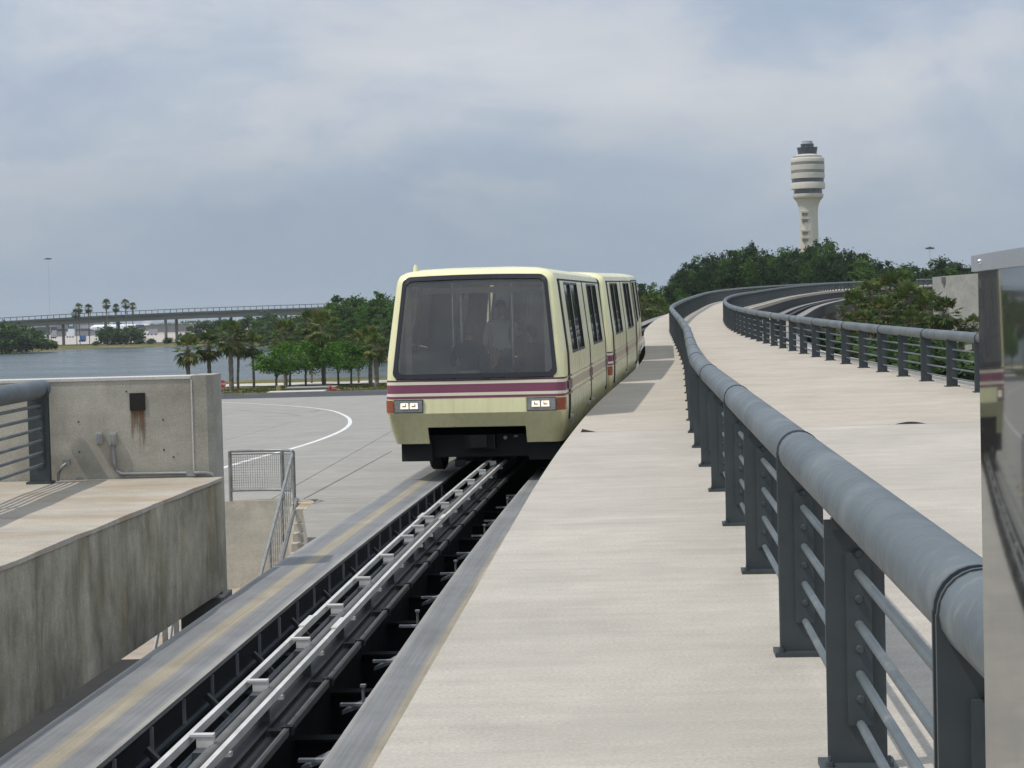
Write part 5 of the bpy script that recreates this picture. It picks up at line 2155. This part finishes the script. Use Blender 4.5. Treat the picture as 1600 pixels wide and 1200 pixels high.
for x, top, Y, w in ((985, 447, 330, 0.9), (1004, 437, 345, 0.8), (1022, 440, 338, 0.8), (1042, 446, 330, 0.7), (965, 455, 335, 0.8), (995, 462, 312, 0.9), (1030, 462, 315, 0.9)):
    tree(x, top, Y, w, 'mid green tree above the rear of the train', 'trees above the rear of the train', k, FC)
    k += 1
lx = [(495, 474), (512, 462), (530, 455), (548, 452), (566, 455), (585, 451), (602, 454), (622, 452), (650, 455)]
FB = [crown_mesh('crown', 1.5, 18.5, 5.2, 90, 62, 0.4, MATS[mn], clump=0.26) for mn in ('leaf_mid', 'leaf_mid', 'leaf_bright')]
for Y, dtop in ((440, 34), (452, 16), (466, 0)):
    for x, top in lx:
        tree(x + rng.uniform(-7, 7), top + dtop + rng.uniform(0, 7), Y + rng.uniform(-5, 5), rng.uniform(0.75, 1.0), 'green tree in the wood across the water left of the train', 'wood across the water', k, FB)
        k += 1

FS = [crown_mesh('crown', 2.0, 18.5, 6.2, 34, 50, 0.75, MATS[mn], clump=0.36) for mn in ('leaf_far', 'leaf_far', 'leaf_mid')]
for x, top, Y in ((282, 521, 748), (298, 508, 752), (318, 500, 750), (336, 502, 748), (352, 497, 746), (372, 500, 740), (388, 494, 735), (402, 498, 700), (418, 486, 720), (428, 497, 660), (446, 497, 640), (464, 490, 650), (480, 493, 600), (494, 488, 560), (410, 510, 640), (440, 515, 600), (470, 510, 560), (330, 515, 742), (365, 514, 735), (390, 513, 700), (500, 505, 500), (480, 520, 500), (515, 490, 500), (455, 522, 470), (430, 520, 520), (500, 525, 450), (522, 518, 445), (545, 512, 440), (570, 510, 436), (595, 508, 432), (612, 505, 430), (412, 522, 600), (395, 522, 690), (350, 518, 744), (310, 519, 748), (460, 505, 600), (535, 528, 428), (580, 530, 424), (606, 528, 424)):
    tree(x, top, Y, rng.uniform(1.1, 1.5), 'grey green tree on the far lake shore behind the palms', 'trees on the far shore', k, FS)
    k += 1
bushes = [crown_mesh('crown', 0.1, 5.0, 3.6, 26, 55, 0.42, MATS[mn], clump=0.36) for mn in ('leaf_far', 'leaf_mid', 'leaf_far')]
bstem = trunk_mesh('stem', 4.0, 0.12, 5, 1.8, MATS['bark'], 0.2)


def bush(x, top, Y, w, label, group, i):
    c = px(x, top, Y)
    t = thing('bush', label, 'bush', (c.x, Y, LAND_Z - (0.5 if Y < 672 else 0.1)), rng.uniform(0, 6.28), group)
    s = (c.z - LAND_Z + 0.4) / 5.0
    o = link('stem', bstem, t, None, 0, False)
    o.scale = (w * s, w * s, s)
    o = link('crown', bushes[i % 3], t, None, 0, False)
    o.scale = (w * s, w * s, s)


for i, (x, top, Y, w, lab) in enumerate(((2, 512, 668, 1.1, 'dark bush at the far left of the lake shore'), (9, 504, 684, 0.8, 'tall bush at the far left below the bridge'), (26, 516, 672, 1.1, 'second dark bush on the far left shore'), (40, 510, 682, 0.9, 'bush in the middle of the left shore thicket'), (50, 522, 680, 1.0, 'dark bush at the right of the left shore thicket'), (64, 531, 676, 1.5, 'round bright green bush at the tip of the left shore'), (81, 534, 682, 1.0, 'dark bush right of the round bright green one'))):
    bush(x, top, Y, w, lab, 'bushes on the left shore', 1 if 'bright' in lab else 0)
for i, (x, top, Y, w, lab) in enumerate(((168, 511, 770, 0.9, 'dark round tree below the bridge, left one'), (182, 514, 768, 0.8, 'dark round tree below the bridge, middle one'), (205, 510, 772, 0.9, 'dark round tree below the bridge, right one'), (150, 534, 765, 1.4, 'low shrub at the waterline below the bridge, left'), (218, 531, 768, 1.6, 'low shrub at the waterline below the bridge, middle'), (236, 530, 768, 1.4, 'low shrub at the waterline right of the middle one'), (262, 528, 765, 1.2, 'dark shrub at the foot of the bridge column'))):
    bush(x, top, Y, w, lab, 'shrubs below the bridge', 0)
for i, (x, yc, r, lab) in enumerate(((120, 490, 9, 'far palm left of the bridge palms, lowest crown'), (125, 481, 8, 'far palm just above the lowest crown'), (140, 482, 8, 'far palm third from the left in front of the bridge'), (168, 475, 8, 'far palm in the middle before the bridge'), (183, 481, 7, 'shorter brownish far palm before the bridge'), (198, 475, 9, 'tallest far palm before the bridge'), (209, 478, 7, 'rightmost far palm before the bridge'))):
    palm(x, 536, 776, yc, r, lab, i, 'far palms before the bridge', 1)
for i, (x, top, Y, w) in enumerate(((1322, 528, 188, 1.0), (1345, 535, 186, 1.1), (1372, 530, 190, 1.0), (1398, 534, 188, 1.2), (1424, 530, 191, 1.0), (1450, 536, 187, 1.1), (1476, 532, 190, 1.0), (1502, 548, 188, 0.9), (1288, 520, 196, 1.1), (1262, 516, 200, 1.1), (1240, 512, 205, 1.0))):
    bush(x, top, Y, w, 'dark shrub in the shade below the palms beyond the far railing', 'shrubs below the palms', 0 if i % 2 else 2)
# hazy tree line at the horizon
Cq = np.stack([rng.uniform(-900, 300, 7000), rng.uniform(1990, 2060, 7000), np.zeros(7000)], 1)
Cq[:, 2] = LAND_Z + rng.uniform(0, 1, 7000) ** 0.8 * (8.5 + 2.0 * np.sin(Cq[:, 0] * 0.021) + 1.3 * np.sin(Cq[:, 0] * 0.07))
U = rand_dirs(7000) * 1.9
V = np.cross(U, rand_dirs(7000))
tag(link('tree_line', quads_mesh('tree_line', Cq, U, V, MATS['leaf_far'])), 'distant low tree line on the horizon beyond the apron', 'tree line', kind='stuff')

# shore grasses near the footpath and far bank
n = 16000
xs_ = rng.uniform(-110, 4, n)
ys_ = rng.uniform(216, 256, n)
Cq = np.stack([xs_, ys_, np.where(ys_ < 236, -1.1 - 0.0267 * ys_, LAND_Z) + 0.02], 1)
U = np.stack([rng.uniform(-.12, .12, n), rng.uniform(-.12, .12, n), np.zeros(n)], 1)
V = np.stack([np.zeros(n), rng.uniform(-.05, .05, n), rng.uniform(0.08, 0.2, n)], 1)
tag(link('grass', quads_mesh('grass', Cq, U, V, foliage('grass_blade', (0.05, 0.085, 0.018), (0.15, 0.18, 0.045)))), 'short grass around the palms', 'grass', kind='stuff')

# ------------------------------------------------------------------ control tower
tp = px(1266, 476, 1200)
tw = thing('control_tower', 'tall white airport control tower with banded drum above the wood', 'tower', (tp.x, 1200, LAND_Z))


def tz(cy):
    return px(1266, 200 + cy / 6, 1200).z


TX = tp.x


def tower_part(name, prof, mat, n=48):
    return MB().lathe([(r, z) for r, z in prof], (TX, 1200), n).build(name, MATS[mat], tw, smooth=40)


tower_part('shaft', [(6.2, LAND_Z), (5.9, tz(1050)), (5.75, tz(800)), (5.9, tz(760)), (6.3, tz(730)), (7.0, tz(698)), (7.9, tz(676)), (8.6, tz(666))], 'tower_white')
tower_part('drum_band', [(8.3, tz(666)), (9.2, tz(655)), (9.45, tz(640)), (9.45, tz(622)), (8.9, tz(617))], 'tower_white')
tower_part('window_band', [(8.7, tz(617)), (8.7, tz(574))], 'tower_glass')
tower_part('drum_band', [(9.6, tz(574)), (10.55, tz(572)), (10.55, tz(520)), (10.2, tz(512))], 'tower_white')
tower_part('window_band', [(9.95, tz(512)), (9.95, tz(476))], 'tower_glass')
tower_part('drum_band', [(10.1, tz(476)), (10.45, tz(474)), (10.45, tz(428)), (10.1, tz(424))], 'tower_white')
tower_part('window_band', [(10.25, tz(424)), (10.25, tz(398))], 'tower_dim')
tower_part('drum_band', [(10.3, tz(398)), (10.45, tz(396)), (10.45, tz(352)), (10.2, tz(349))], 'tower_white')
tower_part('window_band', [(10.25, tz(349)), (10.25, tz(322))], 'tower_dim')
tower_part('drum_band', [(10.4, tz(322)), (10.4, tz(292)), (9.9, tz(283)), (9.2, tz(279))], 'tower_white')
tower_part('upper_band', [(9.0, tz(279)), (8.8, tz(266))], 'tower_dim')
tower_part('roof_drum', [(8.7, tz(266)), (7.6, tz(258)), (6.3, tz(250)), (5.9, tz(247))], 'tower_white')
tower_part('cab_glass', [(5.7, tz(247)), (6.2, tz(205)), (6.35, tz(190))], 'tower_glass', 16)
tower_part('cab_roof', [(6.5, tz(190)), (6.5, tz(183)), (4.6, tz(180))], 'tower_glass', 16)
tower_part('upper_cab', [(4.0, tz(180)), (4.2, tz(150))], 'tower_glass', 16)
tower_part('top_rail', [(3.6, tz(150)), (3.3, tz(142)), (3.3, tz(124)), (3.0, tz(122))], 'terminal_grey', 24)
for a in range(10):
    q = 2 * math.pi * a / 10
    MB().beam((TX + 6.3 * math.cos(q), 1200 + 6.3 * math.sin(q), tz(185)), (TX + 6.3 * math.cos(q), 1200 + 6.3 * math.sin(q), tz(172)), 0.12, 0.12).build('aerial', MATS['terminal_grey'], tw)
for cy in (790, 850, 965, 1030):
    zc = tz(cy)
    MB().box((TX - 3.1, 1200 - 5.0, zc), (5.0, 2.6, 1.0)).build('balcony', MATS['tower_white'], tw)
    MB().box((TX - 3.1, 1200 - 4.7, tz(cy + 22)), (3.4, 2.1, 1.5)).build('balcony_opening', MATS['tower_dim'], tw)
MB().box((TX - 2.6, 1200 - 5.3, tz(925)), (1.6, 1.0, 4.6)).build('stair_window', MATS['tower_white'], tw)

# ------------------------------------------------------------------ pale wall behind the palms, light masts
p0, p1 = px(1468, 432, 250), px(1640, 418, 236)
wl = thing('concrete_wall', 'pale blank concrete wall with a small dark opening behind the palms', 'wall', (p0.x, 250, LAND_Z))
d = Vector((p1.x - p0.x, p1.y - p0.y, 0))
mb = MB()
nrm_ = Vector((d.y, -d.x, 0)).normalized() * -0.6
top0, top1 = p0.z, p1.z
a, b = Vector((p0.x, p0.y, LAND_Z)), Vector((p1.x, p1.y, LAND_Z))
mb.v += [tuple(a), tuple(b), (b.x, b.y, top1), (a.x, a.y, top0)]
mb.v += [tuple(Vector(v) + Vector((0.4, 6, 0))) for v in mb.v[:4]]
for q in ((0, 1, 2, 3), (7, 6, 5, 4), (0, 4, 5, 1), (1, 5, 6, 2), (2, 6, 7, 3), (3, 7, 4, 0)):
    mb.face(q)
mb.build('wall_body', MATS['pale_concrete'], wl)
q = px(1474, 438, 249.3)
MB().box((q.x, q.y, q.z), (0.45, 0.3, 0.85)).build('opening', MATS['tower_dim'], wl)


def mast(x, y, Y, label, h_r):
    c = px(x, y, Y)
    t = thing('light_mast', label, 'light mast', (c.x, Y, LAND_Z))
    MB().tube([(c.x, Y, LAND_Z), (c.x, Y, c.z)], [0.08, 0.05], 8).build('pole', MATS['terminal_grey'], t)
    MB().lathe([(h_r * 0.5, c.z - 0.3), (h_r * 0.5, c.z + 0.3)], (c.x, Y), 10).build('ring', MATS['terminal_dark'], t)
    for k in range(8):
        a = k * math.pi / 4
        MB().box((c.x + h_r * math.cos(a), Y + h_r * math.sin(a), c.z - 0.2), (0.9, 0.7, 0.5), a).build('floodlight', MATS['terminal_dark'], t)


mast(75, 404, 1000, 'very tall thin floodlight mast in the sky at far left', 1.4)
mast(1453, 387, 620, 'floodlight mast rising from the wood right of the tower', 0.9)

# ------------------------------------------------------------------ far elevated guideway over the lake shore
BY = 792
bt = thing('guideway_bridge', 'long elevated guideway bridge with railing across the far lake shore', 'bridge', (px(250, 500, BY).x, BY, LAND_Z))
knots = [(-80, 501.5), (0, 496.5), (150, 488), (300, 481.5), (500, 474.5), (640, 471)]


def btop(x):
    return px(x, float(np.interp(x, *zip(*knots))), BY)


for nm, dz0, dz1, dy, mt in (('handrail', -0.14, 0.0, 0, 'bridge_green'), ('deck_edge', -2.35, -1.45, 0.2, 'bridge_green'), ('girder', -4.3, -2.36, 0.9, 'bridge_girder'), ('far_handrail', -0.2, -0.06, 7.0, 'bridge_green')):
    mb = MB()
    i0 = 0
    xk = list(range(-80, 641, 24))
    dep = 0.25 if 'rail' in nm else 6.0
    for x in xk:
        p = btop(x)
        mb.v += [(p.x, BY + dy, p.z + dz0), (p.x, BY + dy + dep, p.z + dz0), (p.x, BY + dy + dep, p.z + dz1), (p.x, BY + dy, p.z + dz1)]
    for k in range(len(xk) - 1):
        a, b = 4 * k, 4 * k + 4
        for j in range(4):
            mb.face((a + j, b + j, b + (j + 1) % 4, a + (j + 1) % 4))
    mb.face((3, 2, 1, 0)).face((b, b + 1, b + 2, b + 3))
    mb.build(nm, MATS[mt], bt)
bp = MB().box((0, 0, -0.75), (0.24, 0.24, 1.5)).mesh('post', MATS['bridge_green'])
x = -70
while x < 560:
    link('post', bp, bt, btop(x))
    x += 9.6
for x, x2 in ((-22, -2), (72, 94), (163, 181), (257, 272), (342, 358), (428, 444), (512, 528)):
    for xx, dy in ((x, 1.6), (x2, 4.6)):
        p = btop(xx)
        MB().tube([(p.x, BY + dy, LAND_Z - 0.3), (p.x, BY + dy, p.z - 4.3)], 0.62, 12).build('column', MATS['bridge_girder'], bt, smooth=60)

# ------------------------------------------------------------------ airport beyond the bridge
JY = 1260
jp = px(180, 511, JY)
jet = thing('airliner', 'white airliner with a blue tail parked beyond the bridge', 'airliner', (jp.x, JY, LAND_Z))
jx0, jx1 = px(140, 511, JY).x, px(236, 511, JY).x
jz = jp.z


def lathe_x(mb, prof, y, z, n=16):
    i0 = len(mb.v)
    for x, r, dz in prof:
        for j in range(n):
            q = 2 * math.pi * j / n
            mb.v.append((x, y + r * math.cos(q), z + dz + r * math.sin(q)))
    for k in range(len(prof) - 1):
        for j in range(n):
            a0, a1 = i0 + k * n + j, i0 + k * n + (j + 1) % n
            mb.face((a0, a1, a1 + n, a0 + n))


mb = MB()
Lj = jx1 - jx0
lathe_x(mb, [(jx0, 0.1, -0.4), (jx0 + 1.2, 1.1, -0.2), (jx0 + 3.5, 1.8, 0), (jx0 + Lj * 0.68, 1.8, 0), (jx0 + Lj * 0.85, 1.2, 0.5), (jx0 + Lj * 0.97, 0.4, 0.9)], JY, jz)
mb.build('fuselage', MATS['jet_white'], jet, smooth=60)
mb = MB()
mb.v += [(jx1 - 7, JY - .15, jz + 1), (jx1 - 1.2, JY - .15, jz + 1), (jx1 + 1.6, JY - .1, jz + 5.4), (jx1 - 1.6, JY - .1, jz + 5.4)]
mb.v += [(v[0], JY + .15, v[2]) for v in mb.v[:4]]
for q in ((0, 1, 2, 3), (7, 6, 5, 4), (0, 4, 5, 1), (1, 5, 6, 2), (2, 6, 7, 3), (3, 7, 4, 0)):
    mb.face(q)
mb.build('tail_fin', MATS['jet_white'], jet)
MB().box((jx1 + 0.4, JY, jz + 5.4), (2.2, 11, 0.3)).build('tailplane', MATS['jet_white'], jet)
for s in (-1, 1):
    mb = MB()
    lathe_x(mb, [(jx1 - 9.5, 0.7, 0), (jx1 - 7, 0.85, 0), (jx1 - 4, 0.55, 0)], JY + s * 2.6, jz + 0.6, 12)
    mb.build('engine', MATS['jet_blue'], jet, smooth=60)
    mb = MB()
    xm = (jx0 + jx1) / 2
    mb.v += [(xm - 3, JY + s * 1.5, jz - 1.3), (xm + 4, JY + s * 1.5, jz - 1.3), (xm + 8.5, JY + s * 16, jz - 0.2), (xm + 6.5, JY + s * 16, jz - 0.2), (xm - 3, JY + s * 1.5, jz - 1.7), (xm + 4, JY + s * 1.5, jz - 1.6), (xm + 8.5, JY + s * 16, jz - 0.35), (xm + 6.5, JY + s * 16, jz - 0.35)]
    for q in ((0, 1, 2, 3), (7, 6, 5, 4), (0, 4, 5, 1), (1, 5, 6, 2), (2, 6, 7, 3), (3, 7, 4, 0)):
        mb.face(q)
    mb.build('wing', MATS['jet_white'], jet)
mb = MB()
lathe_x(mb, [(jx0 + Lj * .7, 1.6, -0.35), (jx0 + Lj * 0.85, 1.1, 0.2), (jx0 + Lj * 0.96, 0.42, 0.75)], JY, jz)
mb.build('tail_paint', MATS['jet_blue'], jet, smooth=60)
for x in (jx0 + 4, (jx0 + jx1) / 2 + 2):
    MB().box((x, JY, (jz - 1.6 + LAND_Z + 0.2) / 2), (0.5, 1.5, jz - 1.6 - LAND_Z - 0.2)).build('landing_gear', MATS['terminal_dark'], jet)


def far_box(name, x0, x1, y0, y1, Y, depth, mat, parent):
    a, b = px(x0, y1, Y), px(x1, y0, Y)
    z0 = min(a.z, LAND_Z + 0.3) if y1 > 525 else a.z
    return MB().box(((a.x + b.x) / 2, Y + depth / 2, (z0 + b.z) / 2), (b.x - a.x, depth, b.z - z0)).build(name, MATS[mat], parent)


tm = thing('terminal_building', 'grey airport terminal with a blue sign board beyond the bridge', 'building', (px(115, 515, 1320).x, 1320, LAND_Z))
far_box('wall', 80, 148, 504, 526, 1320, 24, 'terminal_grey', tm)
far_box('roof', 78, 150, 503, 504.6, 1318, 28, 'terminal_dark', tm)
far_box('sign_board', 106.5, 115, 504.5, 512, 1319, 0.6, 'sign_blue', tm)
far_box('sign_mark', 108.5, 110.2, 506.5, 510, 1318.6, 0.3, 'white_paint', tm)
far_box('sign_mark', 111.6, 113.3, 506.5, 510, 1318.6, 0.3, 'white_paint', tm)
far_box('sign_mark', 108.5, 113.3, 507.8, 508.8, 1318.7, 0.3, 'white_paint', tm)
for k in range(6):
    far_box('window', 82 + k * 4, 85 + k * 4, 514, 517, 1319.5, 0.4, 'terminal_dark', tm)
for k in range(7):
    far_box('window', 118 + k * 4.2, 121 + k * 4.2, 514, 517, 1319.5, 0.4, 'terminal_dark', tm)
jb = thing('jet_bridge', 'grey boarding bridge between terminal and airliner', 'jet bridge', (px(135, 515, 1290).x, 1290, LAND_Z))
far_box('tunnel', 126, 144, 508, 513, 1285, 4, 'terminal_grey', jb)
far_box('support', 138, 140, 513, 526, 1286, 2, 'terminal_dark', jb)
tm2 = thing('hangar_building', 'low dark service building left of the terminal', 'building', (px(60, 515, 1300).x, 1300, LAND_Z))
far_box('wall', 54, 78, 511, 524, 1290, 20, 'terminal_dark', tm2)
far_box('roof', 53, 79, 509.5, 511, 1289, 22, 'terminal_grey', tm2)
tm3 = thing('pale_building', 'pale flat building at the far left beyond the bushes', 'building', (px(25, 512, 1330).x, 1330, LAND_Z))
far_box('wall', 12, 45, 508, 526, 1335, 20, 'tower_white', tm3)
far_box('roof', 10, 46, 506.5, 508, 1334, 22, 'terminal_grey', tm3)
tm4 = thing('cargo_building', 'long brownish low building right of the airliner tail', 'building', (px(255, 515, 1400).x, 1400, LAND_Z))
far_box('wall', 228, 300, 507, 520, 1400, 30, 'tower_dim', tm4)
far_box('roof', 227, 301, 505.5, 507, 1399, 32, 'terminal_grey', tm4)


def truck(x0, x1, y0, y1, Y, label, mat, cab):
    t = thing('service_truck', label, 'truck', (px((x0 + x1) / 2, y1, Y).x, Y, LAND_Z), 0, 'vehicles on the apron')
    a, b = px(x0, y1, Y), px(x1, y0, Y)
    L, z0 = b.x - a.x, LAND_Z + 0.25
    h = b.z - z0
    MB().box((a.x + L * 0.62, Y, z0 + 0.5 + (h - 0.5) / 2), (L * 0.74, 2.6, h - 0.5)).build('cargo_body', MATS[mat], t)
    MB().box((a.x + L * 0.12, Y, z0 + 0.5 + h * 0.3), (L * 0.22, 2.4, h * 0.6), 0, 0, 0.85).build('cab', MATS[cab], t)
    for u in (0.15, 0.5, 0.85):
        MB().tube([(a.x + L * u, Y - 1.3, z0 + 0.5), (a.x + L * u, Y - 0.9, z0 + 0.5)], 0.5, 10).build('wheel', MATS['black_rubber'], t)


truck(104, 116, 514, 520, 1180, 'white service truck parked before the terminal', 'jet_white', 'jet_white')
truck(124, 134, 524, 532, 900, 'blue service truck on the apron behind the bridge columns', 'sign_blue', 'jet_white')
truck(229, 246, 514, 519.5, 1200, 'long pale trailer truck right of the airliner tail', 'terminal_grey', 'jet_white')
truck(80, 88, 516, 522, 1150, 'grey service truck left of the terminal', 'terminal_grey', 'terminal_grey')

# ------------------------------------------------------------------ hazy summer air
mb = MB()
mb.box((0, 5900, 50), (18400, 12600, 124))
hz = mb.build('haze', None)
hm = bpy.data.materials.new('haze_air')
hm.use_nodes = True
hn = hm.node_tree
hn.nodes.clear()
ho = hn.nodes.new('ShaderNodeOutputMaterial')
hv = hn.nodes.new('ShaderNodeVolumePrincipled')
hv.inputs['Color'].default_value = (0.86, 0.93, 1.0, 1)
hv.inputs['Density'].default_value = 0.00009
hv.inputs['Anisotropy'].default_value = 0.2
hn.links.new(hv.outputs[0], ho.inputs['Volume'])
hz.data.materials.clear()
hz.data.materials.append(hm)
tag(hz, 'thin bluish haze in the air over the whole place', 'haze', kind='stuff')
